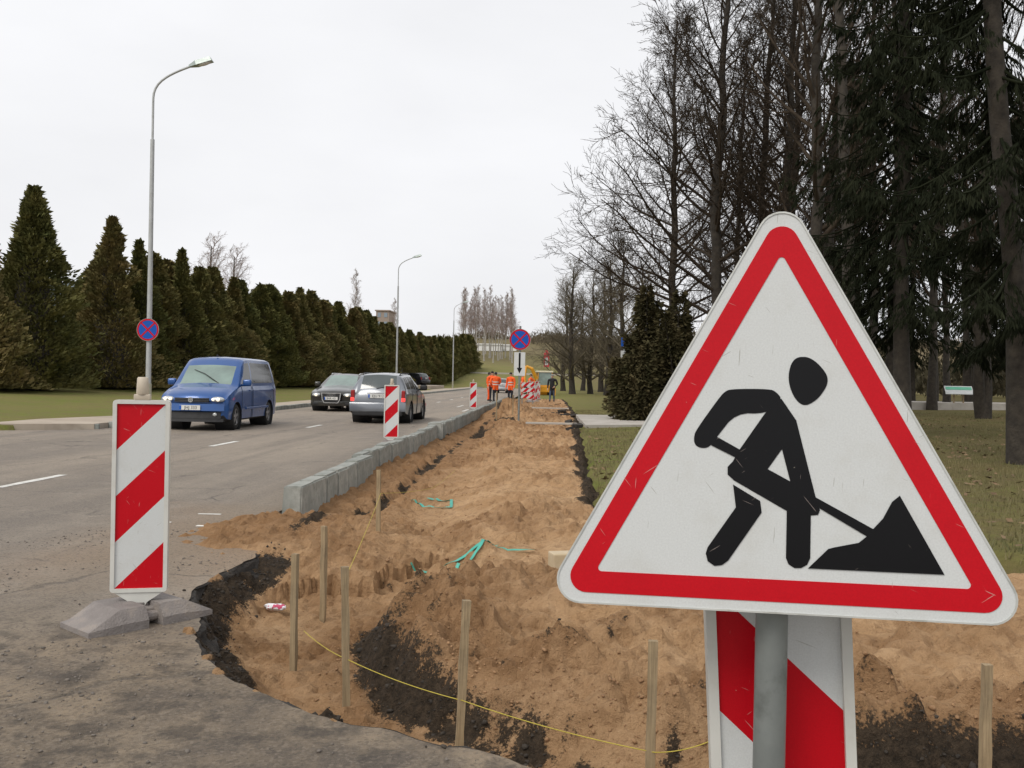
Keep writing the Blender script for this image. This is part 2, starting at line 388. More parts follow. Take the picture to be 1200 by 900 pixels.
    h = mth(nt, 'ADD', mth(nt, 'MULTIPLY', pit_, 1.6), mth(nt, 'ADD', grit, mth(nt, 'MULTIPLY', crack, -1.5)))
    nt.links.new(bump(nt, h, .8, .012), p.inputs['Normal']); return m
def sand_material():
    m, nt, p, tc = newmat('dug_sand'); v = tc.outputs['Object']
    at = nd(nt, 'ShaderNodeAttribute', attribute_name='soil'); mo = nd(nt, 'ShaderNodeAttribute', attribute_name='moist')
    b = noise(nt, v, 2.2, 6, .65); f = noise(nt, v, 24, 6, .75); g = noise(nt, v, 120, 3, .7)
    dry = ramp(nt, b, .35, .68, (.47, .29, .15), (.62, .41, .235))
    wet = ramp(nt, b, .35, .65, (.235, .128, .06), (.36, .21, .105))
    col = mixc(nt, mth(nt, 'MULTIPLY', mo.outputs['Fac'], .85), dry, wet)
    col = mixc(nt, mth(nt, 'MULTIPLY', ramp(nt, f, .52, .72), .45), col, (.26, .15, .075))
    col = mixc(nt, mth(nt, 'MULTIPLY', ramp(nt, f, .28, .42, (1, 1, 1), (0, 0, 0)), .35), col, (.66, .46, .28))
    dark = ramp(nt, f, .35, .7, (.024, .019, .014), (.10, .072, .048))
    sf = mth(nt, 'ADD', at.outputs['Fac'], mth(nt, 'MULTIPLY', mth(nt, 'SUBTRACT', mth(nt, 'ADD', mth(nt, 'MULTIPLY', f, .6), mth(nt, 'MULTIPLY', noise(nt, v, 70, 3, .7), .4)), .5), 2.2))
    col = mixc(nt, mth(nt, 'MULTIPLY', ramp(nt, noise(nt, v, 9, 5, .7), .5, .66), .55), col, (.25, .142, .07))  # darker noise patches paint the small shadows of churned hollows into the sand
    col = mixc(nt, ramp(nt, sf, .40, .58), col, dark)
    nt.links.new(col, p.inputs['Base Color']); p.inputs['Roughness'].default_value = .95; p.inputs['Specular IOR Level'].default_value = .15
    nt.links.new(bump(nt, mth(nt, 'ADD', mth(nt, 'ADD', f, mth(nt, 'MULTIPLY', noise(nt, v, 9, 4, .65), 1.2)), mth(nt, 'MULTIPLY', g, .35)), 1.0, .04), p.inputs['Normal']); return m
M_GRASS = grass_material(); M_ASPH = asphalt_material(); M_SAND = sand_material()
M_CRUMB = mat('broken_asphalt', (.018, .016, .014), .95, c2=(.055, .046, .038), scale=18, bmp=1, bscale=40)
M_CONC = mat('kerb_concrete', (.20, .215, .195), .85, c2=(.36, .365, .335), scale=4, dirt=.8, dscale=6, dcol=(.13, .14, .115), bmp=.4, bscale=90, objvar=.25)
M_PATH = mat('pale_path_concrete', (.36, .33, .29), .9, c2=(.46, .43, .385), scale=1.5, dirt=.5, dscale=2, dcol=(.22, .19, .15), bmp=.3)
M_WALK = mat('sandy_pavement', (.34, .28, .22), .9, c2=(.44, .375, .30), scale=.8, dirt=.6, dscale=1.3, dcol=(.2, .16, .12), bmp=.3)
M_LINE = mat('road_paint', (.55, .54, .50), .7, c2=(.72, .71, .67), scale=5, dirt=.8, dscale=9, dcol=(.2, .18, .16))

# ------------------------------------------------------------------ ground, sand, road
xs = lines((-1600, -200, 100), (-200, -40, 10), (-40, -14, 1.2), (-14, -2, .3), (-2, 6, .12), (6, 16, .3), (16, 60, 1.5), (60, 200, 12), (200, 1600, 100))
ys = lines((-60, 0, 10), (0, 6, .4), (6, 14, .12), (14, 40, .25), (40, 70, .6), (70, 150, 2), (150, 450, 10), (450, 2200, 120))
tag(link('ground', grid_mesh('ground', xs, ys, ground_z), M_GRASS), kind='structure')
xs = lines((-3.9, -2.7, .05), (-2.7, 1.6, .024), (1.6, 4, .05), (4, 10.6, .2))
yl = [2.5]
while yl[-1] < 66: yl.append(yl[-1]+max(.022, .0055*yl[-1]))
sand_o = tag(link('excavated_sand', grid_mesh('excavated_sand', xs, np.array(yl), sand_z), M_SAND), kind='structure'); sand_o.data.polygons.foreach_set('use_smooth', np.zeros(len(sand_o.data.polygons), bool))

def dense(pts, step=.06):
    o = []
    for (ax, ay), (bx, by) in zip(pts[:-1], pts[1:]):
        n = max(1, int(math.hypot(bx-ax, by-ay)/step)); o += [(ax+(bx-ax)*i/n, ay+(by-ay)*i/n) for i in range(n)]
    return o+[pts[-1]]
def jag(pts, amp):
    a = np.array(pts); t = np.arange(len(a))*.06
    d = np.gradient(a, axis=0); d /= np.linalg.norm(d, axis=1)[:, None]+1e-9; nrm = np.stack([-d[:, 1], d[:, 0]], -1)
    w = (fbm(t, t*0+3.3, .5, 4, 1, .65)*amp)[:, None]; w[0] = 0; w[-1] = 0
    return [tuple(p) for p in a+nrm*w], nrm
edge, en = jag(dense(EDGE), .11)
poly = [(-16, -16), (-16, 18.5), (-12.6, 20.3), (-11.6, 20.8), (-10.8, 21.3), (-10.5, 22.5), (-10.5, 146), (-2.66, 146)]+edge+[(9.5, -16)]
bm = bmesh.new(); vs_ = [bm.verts.new((x, y, 0)) for x, y in poly]
es_ = [bm.edges.new((vs_[i], vs_[(i+1) % len(vs_)])) for i in range(len(vs_))]
bmesh.ops.triangle_fill(bm, use_beauty=True, edges=es_)
for f in bm.faces:
    if f.normal.z < 0: f.normal_flip()
me = bpy.data.meshes.new('road'); bm.to_mesh(me); bm.free()
tag(link('road', me, M_ASPH), kind='structure')
# broken, crumbling rim of the asphalt layer (real thickness)
rows = [(-.012, -.003), (.0, -.006), (.014, -.018), (.022, -.035), (.03, -.07), (.07, -.12), (.10, -.20), (.16, -.33)]
ea = np.array(edge); V = []; nE = len(ea)
for k, (off, z) in enumerate(rows):
    j = fbm(np.arange(nE)*.06, np.full(nE, k*1.7), .16, 3, k)
    V.append(np.concatenate([ea+en*(off+(.05*j))[:, None], (z+.012*j*(k > 1))[:, None]], 1))
V = np.concatenate(V); i = (np.arange(len(rows)-1)[:, None]*nE+np.arange(nE-1)[None, :]).ravel()
rim = link('broken_edge', fast_mesh('broken_edge', V, np.stack([i, i+nE, i+nE+1, i+1], -1), 4, False), M_CRUMB, bpy.data.objects['road'])

def sheet(name, pts, z, m, thick=0, parent=None, kind='structure', bev=0):
    mb = MB(); n = len(pts)
    mb.add([(x, y, z) for x, y in pts], [tuple(range(n))])
    if thick: mb.add([(x, y, z) for x, y in pts]+[(x, y, z-thick) for x, y in pts], [(i, (i+1) % n, n+(i+1) % n, n+i) for i in range(n)])
    o = mb.build(name, m, parent)
    if kind: tag(o, kind=kind)
    return o
lm = empty('lane_marking'); tag(lm, kind='structure')
for y0 in [10.5-6.6, 10.5, 17.25, 24.2, 31.2, 38.2, 45.2, 52.2, 59.2, 66.2, 73.2, 80.2]:
    ln = 1.45; mb = MB(); a = []; b = []
    for k in range(9):
        yy = y0+ln*k/8; a.append((-6.3-.06+random.uniform(-.008, .008), yy, .004)); b.append((-6.3+.06+random.uniform(-.008, .008), yy, .004))
    mb.add(a+b, [(i, 9+i, 10+i, i+1) for i in range(8)]); mb.build('dash', M_LINE, lm)
# worn second line of paint and flecks beside the works
for (x, y, w, l) in [(-4.4, 46, .1, 3), (-3.6, 40, .12, 2.5), (-3.25, 8.9, .22, .035), (-3.05, 8.2, .12, .05), (-3.5, 8.35, .2, .03)]:
    MB().box((x, y, .003), (w, l, .004)).build('paint_fleck', M_LINE, lm)
sheet('pavement', [(-10.68, 21.6), (-10.68, 146), (-12.25, 146), (-12.25, 118), (-13.2, 116), (-13.2, 101), (-12.25, 98), (-12.1, 26), (-13.4, 21.6), (-16, 20.6), (-16, 18.9), (-12.7, 20.7), (-11.6, 21.1)], .13, M_WALK, .2)
sheet('driveway', [(-13.1, 101.5), (-13.1, 115.5), (-20, 120), (-30, 118), (-30, 108), (-19, 108)], .5, M_WALK, .5)
sheet('garden_path', [(1.0, 26.2), (3.2, 27.4), (7, 29.4), (14, 32), (14, 38), (7, 35.5), (.95, 34.2)], .13, M_PATH, .2)
sheet('park_path', [(12, 46), (45, 52), (60, 58), (60, 62), (45, 56), (12, 50)], .62, M_PATH, .6)
# old kerb on the far side
lk = empty('old_kerb'); tag(lk, kind='structure')
km = MB().box((0, .5, .05), (.17, .985, .2), bev=.015)
k0 = km.build('kerb_stone', M_CONC, lk, (-10.59, 22.3, 0)); first = True
for i in range(1, 60):
    c = k0.copy(); COL.objects.link(c); c.location = (-10.59+random.uniform(-.01, .01), 22.3+i, random.uniform(-.015, .01))
for i in range(2): 
    c = k0.copy(); COL.objects.link(c); c.location = (-10.75-.9*(i+.9), 21.75-.32*(i+1), -.03-.03*i); c.rotation_euler.z = R(-72)
mb = MB().box((-10.59, 82.4+32, .05), (.17, 63.8, .2)); mb.build('kerb_run', M_CONC, lk)
# the new kerb: loose stones set on edge, each its own piece
nk = empty('new_kerb'); tag(nk, kind='structure')
kv = []
for s in range(4):
    bm = bmesh.new(); bmesh.ops.create_cube(bm, size=1)
    for v in bm.verts: v.co = Vector((v.co.x*.2, v.co.y*.545, v.co.z*.36+.06))
    top = [v for v in bm.verts if v.co.z > 0]
    for v in top:
        if v.co.x < 0: v.co.x += .02
    bmesh.ops.bevel(bm, geom=bm.edges[:], offset=.012+.004*s, segments=2, affect='EDGES')
    bmesh.ops.subdivide_edges(bm, edges=[e for e in bm.edges if e.calc_length() > .1], cuts=2, use_grid_fill=True)
    for v in bm.verts: v.co += Vector((random.uniform(-1, 1), random.uniform(-1, 1), random.uniform(-1, 1)))*.0025
    me = bpy.data.meshes.new('kerb_stone'); bm.to_mesh(me); bm.free(); me.materials.append(M_CONC); kv.append(me)
y = 9.42; i = 0
while y < 66:
    o = link('kerb_stone', kv[i % 4], None, nk)
    big = i in (22, 23)
    o.location = (-2.66+.018*math.sin(y*.8)+random.uniform(-.012, .012)+(.0 if i > 6 else .11), y, random.uniform(-.01, .03)+(.035 if big else .02))
    o.rotation_euler = (random.uniform(-.012, .012), random.uniform(-.03, .03), random.uniform(-.02, .02)+(.1 if big else 0))
    if big: o.scale = (1.9, 1, 1.1)
    y += .56; i += 1

# ------------------------------------------------------------------ clods, gravel, grass blades
def lump_verts(rs):
    ico = bmesh.new(); bmesh.ops.create_icosphere(ico, subdivisions=1, radius=1)
    v = np.array([w.co[:] for w in ico.verts]); f = np.array([[w.index for w in q.verts] for q in ico.faces]); ico.free(); return v, f
def scatter_lumps(name, P, S, m, squash=.7, sink=.3, parent=None, label=None, cat=None):
    v, f = lump_verts(0); n = len(P); rs = np.random.RandomState(5)
    ang = rs.rand(n)*2*PI; c, s = np.cos(ang), np.sin(ang)
    vv = v[None]*(.45+.85*rs.rand(n, len(v), 1)); vv = vv*S[:, None, None]*np.stack([np.ones(n), .6+.5*rs.rand(n), np.full(n, squash)], -1)[:, None]
    x = vv[..., 0]*c[:, None]-vv[..., 1]*s[:, None]; y = vv[..., 0]*s[:, None]+vv[..., 1]*c[:, None]
    vv = np.stack([x, y, vv[..., 2]], -1)+P[:, None]; vv[..., 2] += (S*squash*(1-2*sink))[:, None]*.6
    ff = f[None]+(np.arange(n)*len(v))[:, None, None]
    o = link(name, fast_mesh(name, vv.reshape(-1, 3), ff.reshape(-1, 3), 3, False), m, parent); return tag(o, label, cat, kind='stuff')
rs = np.random.RandomState(3)
def sand_points(n, x0, x1, y0, y1, keep):
    x = rs.uniform(x0, x1, n); y = y0+(y1-y0)*rs.rand(n)**1.5; z, so, mo = sand_z(x, y); k = keep(x, y, so, mo) & (seg_dist(x, y, EDGE) > .03) & (seg_dist(x, y, LAWN) < .1)
    return np.stack([x, y, z], -1)[k], so[k]
M_CLOD_S = mat('sand_clod', (.20, .112, .054), .95, c2=(.36, .215, .11), scale=3, bmp=.6, bscale=70)
M_CLOD_D = mat('soil_clod', (.018, .015, .012), .95, c2=(.06, .048, .036), scale=4, bmp=.6, bscale=70)
P, so = sand_points(80000, -2.4, 4.5, 3.0, 14, lambda x, y, so, mo: rs.rand(len(x)) < np.where(so > .45, .55, .04+.22*np.clip(mo, 0, 1)+.5*np.exp(-((seg_dist(x, y, BANK)-.25)/.25)**2)*(y < 6)))
S = .003+.009*rs.rand(len(P))**4+.012*rs.rand(len(P))**9*(np.abs(seg_dist(P[:, 0], P[:, 1], BANK)-.2) < .3)
d = so > .5
scatter_lumps('sand_clods', P[~d], S[~d], M_CLOD_S, label='crumbs and clods of sand lying over the dug trench', cat='sand')
scatter_lumps('soil_clods', P[d], S[d]*1.25, M_CLOD_D, label='black clods of earth lying along the trench bank', cat='soil')
ei = rs.randint(0, len(edge), 2600); off = rs.normal(.10, .06, 2600); P = np.concatenate([ea[ei]+en[ei]*off[:, None]+rs.normal(0, .02, (2600, 2)), np.zeros((2600, 1))], 1)
P[:, 2] = np.where(off < .0, .002, np.maximum(sand_z(P[:, 0], P[:, 1])[0], -.3)); k = (P[:, 1] < 7.2) & (rs.rand(2600) < np.where(off < 0, .25, 1)*sst(.2, .6, vn(P[:, 0]/.5, P[:, 1]/.5, 1)+.15)); P = P[k]
scatter_lumps('asphalt_crumbs', P, .004+.011*rs.rand(len(P))**2, M_CLOD_D, label='black asphalt crumbs along the broken edge of the side street', cat='rubble')
x = rs.uniform(-4.5, 1.0, 9200); y = rs.uniform(1.8, 8.0, 9200); k = (seg_dist(x, y, EDGE) < -.04) & (vn(x/.6, y/.6) > .3+.4*rs.rand(9200))
P = np.stack([x, y, np.full_like(x, .001)], -1)[k]
scatter_lumps('gravel', P, .003+.009*rs.rand(len(P))**3, mat('grey_gravel', (.09, .08, .07), .9, c2=(.22, .19, .16), scale=3), label='loose grey gravel strewn over the broken asphalt', cat='gravel')
n = 130000; x = rs.uniform(.2, 22, n); y = 6+36*rs.rand(n)**1.3; k = (seg_dist(x, y, LAWN) > .12) & (x < .9*y) & (vn(x/1.2, y/1.2, 2) > .25) & ~((y > 26) & (y < 35.5) & (x < 9))
x, y = x[k], y[k]; z = ground_z(x, y); n = len(x); h = .025+.055*rs.rand(n); a = rs.rand(n)*2*PI; w = .006+.004*rs.rand(n); lx, ly = (rs.rand(2, n)-.5)*.05
V = np.stack([np.stack([x-w*np.cos(a), y-w*np.sin(a), z-.01], -1), np.stack([x+w*np.cos(a), y+w*np.sin(a), z-.01], -1), np.stack([x+lx, y+ly, z+h], -1)], 1)
tag(link('grass', fast_mesh('grass', V.reshape(-1, 3), np.arange(3*n).reshape(-1, 3), 3), mat('grass_blade', (.10, .105, .035), .8, c2=(.20, .155, .075), scale=1.1)),
    'short winter grass growing on the park lawn', 'grass', kind='stuff')

n = 5200; x = rs.uniform(.6, 20, n); y = 7+30*rs.rand(n)**1.2; k = (seg_dist(x, y, LAWN) > .1) & (x < .85*y) & (vn(x/2, y/2, 1)+.3*rs.rand(n) > .5); x, y = x[k], y[k]; n = len(x); z = ground_z(x, y)+.015+.02*rs.rand(n)
a = rs.rand(n)*2*PI; L = .03+.035*rs.rand(n); ca, sa = np.cos(a), np.sin(a); t1, t2 = (rs.rand(2, n)-.5)*.04
V = np.stack([np.stack([x-L*ca, y-L*sa, z+t1], -1), np.stack([x+.5*L*sa, y-.5*L*ca, z+t2], -1), np.stack([x+L*ca, y+L*sa, z-t1], -1), np.stack([x-.5*L*sa, y+.5*L*ca, z-t2], -1)], 1)
tag(link('fallen_leaves', fast_mesh('fallen_leaves', V.reshape(-1, 3), np.arange(4*n).reshape(-1, 4), 4), mat('dead_leaf', (.10, .06, .03), .9, c2=(.24, .16, .085), scale=2)), 'brown fallen leaves strewn over the park lawn', 'leaves', kind='stuff')

# ------------------------------------------------------------------ shared object materials
M_STEEL = mat('galvanised_steel', (.19, .21, .205), .5, .55, c2=(.30, .325, .315), scale=7, dirt=.7, dscale=11, dcol=(.10, .105, .095))
M_POLE = mat('grey_pole_paint', (.42, .43, .43), .55, .3, scale=3, dirt=.3, dscale=4)
def sign_mat(name, c, scr=.0, rough=.32, dirt=.25):
    """retroreflective film: flat colour with fine speckle, hairline scratches and dirt"""
    m, nt, p, tc = newmat(name); v = tc.outputs['Object']
    f = noise(nt, v, 300, 2, .5); col = ramp(nt, f, .3, .7, tuple(x*.94 for x in c), tuple(min(1, x*1.05) for x in c))
    b = noise(nt, v, 7, 6, .68); col = mixc(nt, mth(nt, 'MULTIPLY', ramp(nt, b, .5, .85), dirt), col, (.42, .40, .34) if min(c) > .3 else tuple(x*.6 for x in c))
    if scr:
        tot = None
        for ang, sc in ((.6, 8), (-.9, 6), (1.5, 7), (-.4, 5)):
            m0 = nd(nt, 'ShaderNodeMapping'); m0.inputs['Rotation'].default_value = (0, ang, 0); m0.inputs['Location'].default_value = (ang, .3, sc)
            mp = nd(nt, 'ShaderNodeMapping'); mp.inputs['Scale'].default_value = (sc*.5, 1, sc*11)
            nt.links.new(v, m0.inputs['Vector']); nt.links.new(m0.outputs[0], mp.inputs['Vector']); n = nd(nt, 'ShaderNodeTexNoise', Scale=3.4, Detail=2.0); nt.links.new(mp.outputs[0], n.inputs['Vector'])
            s = ramp(nt, n.outputs['Fac'], .728, .742); tot = s if tot is None else mth(nt, 'MAXIMUM', tot, s)
        col = mixc(nt, mth(nt, 'MULTIPLY', tot, scr), col, (.30, .29, .26) if min(c) > .3 else (.50, .42, .38))
        sp = ramp(nt, noise(nt, v, 60, 3, .6), .745, .77); col = mixc(nt, mth(nt, 'MULTIPLY', sp, scr), col, (.3, .27, .2) if min(c) > .3 else (.55, .5, .42))
    nt.links.new(col, p.inputs['Base Color']); p.inputs['Roughness'].default_value = rough; p.inputs['Specular IOR Level'].default_value = .2
    return m
M_WHITE = sign_mat('white_reflective_film', (.58, .60, .595), .8, dirt=.4)
M_RED = sign_mat('red_reflective_film', (.50, .004, .012), .5)
M_BLACK = sign_mat('black_film', (.005, .005, .006), .4)
M_BLUE = sign_mat('blue_film', (.01, .09, .42), 0)
M_PLASTIC = mat('white_plastic', (.58, .58, .54), .5, var=.06, scale=5, dirt=.4, dscale=8, dcol=(.38, .35, .28))
M_RUBBER = mat('recycled_rubber', (.17, .15, .14), .85, c2=(.27, .245, .23), scale=5, dirt=.6, dscale=5, dcol=(.32, .26, .2), bmp=.5, bscale=80)
def wood_material():
    m, nt, p, tc = newmat('weathered_wood'); v = tc.outputs['Object']
    g = noise(nt, v, 1.0, 5, .7, (150, 150, 5)); b = noise(nt, v, 5, 5, .65)
    col = ramp(nt, g, .3, .7, (.20, .145, .08), (.46, .35, .21)); col = mixc(nt, mth(nt, 'MULTIPLY', ramp(nt, b, .48, .68), .65), col, (.13, .10, .065))
    oi = nd(nt, 'ShaderNodeObjectInfo'); col = mixc(nt, mth(nt, 'MULTIPLY', oi.outputs['Random'], .4), col, (.22, .17, .10))
    nt.links.new(col, p.inputs['Base Color']); p.inputs['Roughness'].default_value = .9; nt.links.new(bump(nt, g, .7, .004), p.inputs['Normal']); return m
M_WOOD = wood_material()
M_RIM = mat('bare_aluminium_rim', (.55, .56, .53), .45, .4, scale=12, dirt=.7, dscale=16, dcol=(.25, .25, .2))

# ------------------------------------------------------------------ road works sign in front
SM = Matrix(((0.99282, 0.11948, 0.00543, .43705), (-0.11957, 0.99038, 0.06961, 1.79625), (0.00294, -0.06976, 0.99756, 1.19005), (0, 0, 0, 1)))
ks = 1.0421; s_in = .6875; h_in = s_in*math.sqrt(3)/2*ks
def tri(off, rad, n=9):
    """triangle with inner corners, offset outwards by off, corners rounded by rad"""
    A = np.array([(0, 2*h_in/3), (-s_in/2, -h_in/3), (s_in/2, -h_in/3)]); C = A.mean(0); o = []
    N = []
    for i in range(3):
        e = A[(i+1) % 3]-A[i]; nn = np.array([e[1], -e[0]]); nn /= np.linalg.norm(nn)
        if nn@(A[i]-C) < 0: nn = -nn
        N.append(nn)
    for i in range(3):   # corner i between edge i-1 and edge i
        n0, n1 = N[i-1], N[i]; M_ = np.array([n0, n1]); d = off-rad
        c = np.linalg.solve(M_, np.array([n0@A[i]+d, n1@A[i]+d]))
        a0 = math.atan2(n0[1], n0[0]); a1 = math.atan2(n1[1], n1[0]); da = (a1-a0+PI) % (2*PI)-PI
        o += [(c[0]+rad*math.cos(a0+da*k/n), c[1]+rad*math.sin(a0+da*k/n)) for k in range(n+1)]
    return o
def ring(mb, outer, inner, y0, y1):
    n = len(outer)
    vs = [(x, y0, z) for x, z in outer]+[(x, y0, z) for x, z in inner]+[(x, y1, z) for x, z in outer]+[(x, y1, z) for x, z in inner]
    fs = []
    for i in range(n):
        j = (i+1) % n
        fs += [(i, j, n+j, n+i), (2*n+i, 3*n+i, 3*n+j, 2*n+j), (i, 2*n+i, 2*n+j, j), (n+i, n+j, 3*n+j, 3*n+i)]
    mb.add(vs, fs)
ws = empty('road_works_sign', label='large triangular red bordered sign with a black digging figure on a grey post', cat='road sign')
ws.location = (.443, 1.86, 0)
def onsign(mb, name, m, parent=ws, **k):
    mb.M = None
    o = mb.build(name, m, parent, **k); o.matrix_parent_inverse = Matrix.Translation((-.443, -1.86, 0)); o.matrix_basis = SM; return o
OUT, REDO, INN = tri(.062, .045), tri(.0415, .031), tri(0, .007)
mb = MB(); mb.prism(OUT, .0, .004); plate = onsign(mb, 'plate', M_WHITE)
mb = MB(); ring(mb, tri(.0632, .046), tri(.0600, .043), -.002, .022); onsign(mb, 'rim', M_RIM, angle=40)
mb = MB(); ring(mb, REDO, INN, -.0012, .0005); onsign(mb, 'border', M_RED)
PICTO = dict(
 head=[(.0346, .2146), (.0513, .2142), (.068, .2029), (.083, .1846), (.0869, .172), (.0843, .1588), (.0755, .1442), (.0656, .1325), (.0502, .1225), (.038, .1234), (.0257, .1358), (.0166, .1576), (.0142, .1778), (.018, .1982), (.0251, .2099)],
 rear_arm=[(-.1605, .0568), (-.1573, .0697), (-.1152, .1319), (-.104, .1456), (-.0915, .1511), (-.0209, .1523), (-.0079, .1473), (.0045, .1314), (-.0243, .1047), (-.0824, .1052), (-.1176, .0579), (-.1288, .0413), (-.1385, .0358), (-.1528, .0377), (-.1598, .0451)],
 torso=[(-.0277, .1064), (.0017, .1342), (.0299, .0927), (.0042, .0392), (-.0222, -.0001), (.0197, -.0222), (.0163, -.0793), (-.0837, -.0239), (-.0963, -.0128), (-.0965, .0017), (-.087, .0124), (-.0743, .0358)],
 front_arm=[(.0031, .0403), (.0293, .0938), (.0356, .0687), (.0442, .0346), (.0657, -.0502), (.0735, -.0737), (.0703, -.0829), (.056, -.0845), (.0146, -.0788), (.0191, -.0211)],
 front_leg=[(.0135, -.070), (.0571, -.0800), (.0565, -.1636), (.0511, -.1762), (.0402, -.1829), (.0281, -.1835), (.0171, -.1767), (.0126, -.1656)],
 rear_leg=[(-.0859, -.0314), (-.0356, -.0607), (-.0326, -.0823), (-.0932, -.175), (-.1044, -.1841), (-.1184, -.1865), (-.1315, -.1779), (-.1351, -.1638), (-.1319, -.1522), (-.0803, -.0744)],
 handle=[(-.1177, .059), (-.0731, .0347), (-.0786, .0184), (-.1283, .0425)],
 handle2=[(.0558, -.0449), (.0657, -.0502), (.174, -.1079), (.166, -.1239), (.0614, -.0639)],
 pile=[(.0528, -.1829), (.0892, -.1452), (.1001, -.1419), (.1434, -.1316), (.1568, -.1199), (.1702, -.1036), (.1863, -.0851), (.2023, -.0537), (.2157, -.042), (.2933, -.183)])
mb = MB()
def chaikin(p): return [q for i in range(len(p)) for a, b in [(p[i], p[(i+1) % len(p)])] for q in ((a[0]*.75+b[0]*.25, a[1]*.75+b[1]*.25), (a[0]*.25+b[0]*.75, a[1]*.25+b[1]*.75))]
for k, (nm, pl) in enumerate(PICTO.items()):
    if nm in ('head', 'rear_arm'): pl = chaikin(chaikin(pl))
    mb.prism(pl, -.0010-.00012*k, .0002)
onsign(mb, 'pictogram', M_BLACK, plate).matrix_parent_inverse = SM.inverted()
mb = MB().tube([(0, 0, .02), (0, 0, 1.42)], .031, 20); mb.build('post', M_STEEL, ws, angle=40)
mb = MB()
for z in (1.02, 1.34):
    mb = MB(); mb.lathe([(.034, z-.014), (.037, z-.014), (.037, z+.014), (.034, z+.014)], 16); mb.box((0, -.038, z), (.12, .012, .026)); mb.build('clamp', M_STEEL, ws)
pass
mb = MB(); mb.box((0, 0, .05), (.75, .4, .1), bev=.02, taper=.9); mb.build('foot', M_RUBBER, ws)

# ------------------------------------------------------------------ beacons (striped panels)
def beacon(name, loc, rz, label, mirror=False, lean=0, group=None, lamp=True, tiltx=0, foot=90):
    t = empty(name, loc, rz, label, 'traffic beacon', group)
    t.rotation_euler = (tiltx, lean, rz)
    w, h, z0 = .25, 1.0, .18
    fw = .021
    def rr(x0, x1, za, zb, r=.018, n=4):
        o = []
        for cx, cz, a in ((x1-r, za+r, -PI/2), (x1-r, zb-r, 0), (x0+r, zb-r, PI/2), (x0+r, za+r, PI)):
            o += [(cx+r*math.cos(a+PI/2*k/n), cz+r*math.sin(a+PI/2*k/n)) for k in range(n+1)]
        return o
    mb = MB(); ring(mb, rr(-w/2-fw, w/2+fw, z0-fw, z0+h+fw), rr(-w/2, w/2, z0, z0+h, .004), -.028, .028)
    mb.box((0, .0, z0+h/2), (w, .03, h))
    mb.prism([(-w/2-fw+.02, z0-fw), (-.045, z0-.075), (-.03, z0-.10), (.03, z0-.10), (.045, z0-.075), (w/2+fw-.02, z0-fw)], -.022, .022)
    mb.box((0, 0, z0-.11), (.055, .04, .1))
    mb.build('frame', M_PLASTIC, t, angle=35)
    for side in (-1, 1):
        yy = side*.0165
        for k in range(5):
            lo, hi = k*.25, (k+1)*.25
            pl = [(-w/2, z0), (w/2, z0), (w/2, z0+h), (-w/2, z0+h)]
            # t = depth + x measured from the left (or right when mirrored)
            sx = -1 if (mirror != (side > 0)) else 1
            # depth=(z0+h-z); x'=(sx*x+w/2)
            pl = clip_poly(pl, sx, -1, hi-(z0+h)-w/2); pl = clip_poly(pl, -sx, 1, -(lo-(z0+h)-w/2))
            if len(pl) > 2:
                m2 = MB(); m2.prism(pl, min(yy, yy+side*.0008), max(yy, yy+side*.0008)); m2.build('stripe', M_RED if k % 2 == 0 else M_WHITE, t)
    if lamp:
        mb = MB(); mb.box((0, 0, z0+h+fw+.016), (.085, .05, .032), bev=.008); mb.lathe([(.03, z0+h+.05), (.033, z0+h+.06), (.029, z0+h+.14), (.024, z0+h+.146), (0, z0+h+.146)], 14)
        mb.build('lifting_handle', M_LAMPCAP, t, angle=40)
    # foot: two ramped rubber blocks joined by a bar
    mb = MB()
    for s in (-1, 1):
        pr = [(-.22, 0), (.22, 0), (.22, .05), (.17, .125), (-.17, .125), (-.22, .05)]
        bl = MB(); 
        x0, x1 = (.05, .44) if s > 0 else (-.44, -.05)
        vs = []; 
        xx = sorted((x0, x1))
        o_in, o_out = (xx[0], xx[1]) if s > 0 else (xx[1], xx[0])
        for (yy, zz) in pr: vs.append((o_in, yy, zz))
        for (yy, zz) in pr: vs.append((o_out, yy*.86, min(zz, .03) if zz > .03 else zz))
        for (yy, zz) in pr: vs.append((o_in+(o_out-o_in)*.45, yy, zz))
        n = 6
        mb.add(vs, [tuple(range(6)), tuple(range(6, 12))]+[(i, (i+1) % 6, 12+(i+1) % 6, 12+i) for i in range(6)]+[(12+i, 12+(i+1) % 6, 6+(i+1) % 6, 6+i) for i in range(6)])
    mb.box((0, 0, .05), (.30, .22, .085), bev=.012); mb.tube([(-.1, -.13, .05), (.1, -.13, .05)], .03, 10); mb.box((0, .0, .10), (.09, .09, .03), bev=.006)
    fo = mb.build('foot', M_RUBBER, t); fo.rotation_euler.z = R(foot); fo.scale = (.80, .84, .9)
    return t
M_LAMPCAP = mat('aged_cream_plastic', (.42, .36, .28), .5, c2=(.55, .48, .38), scale=9)
b1 = beacon('traffic_beacon', (-2.215, 5.02, 0), R(14), 'red and white striped beacon on grey rubber foot beside the broken asphalt edge', lean=R(.0), foot=38)
b2 = beacon('traffic_beacon', (-3.12, 18.4, 0), R(6), 'striped beacon on the road behind the kerb and the silver estate car')
b3 = beacon('traffic_beacon', (-3.2, 39.0, 0), R(4), 'striped beacon by the kerb next to the orange workers')
b4 = beacon('traffic_beacon', (.527, 1.97, 0.0), R(-4), 'striped beacon standing right behind the triangular sign post', mirror=True, lean=R(-3.2))

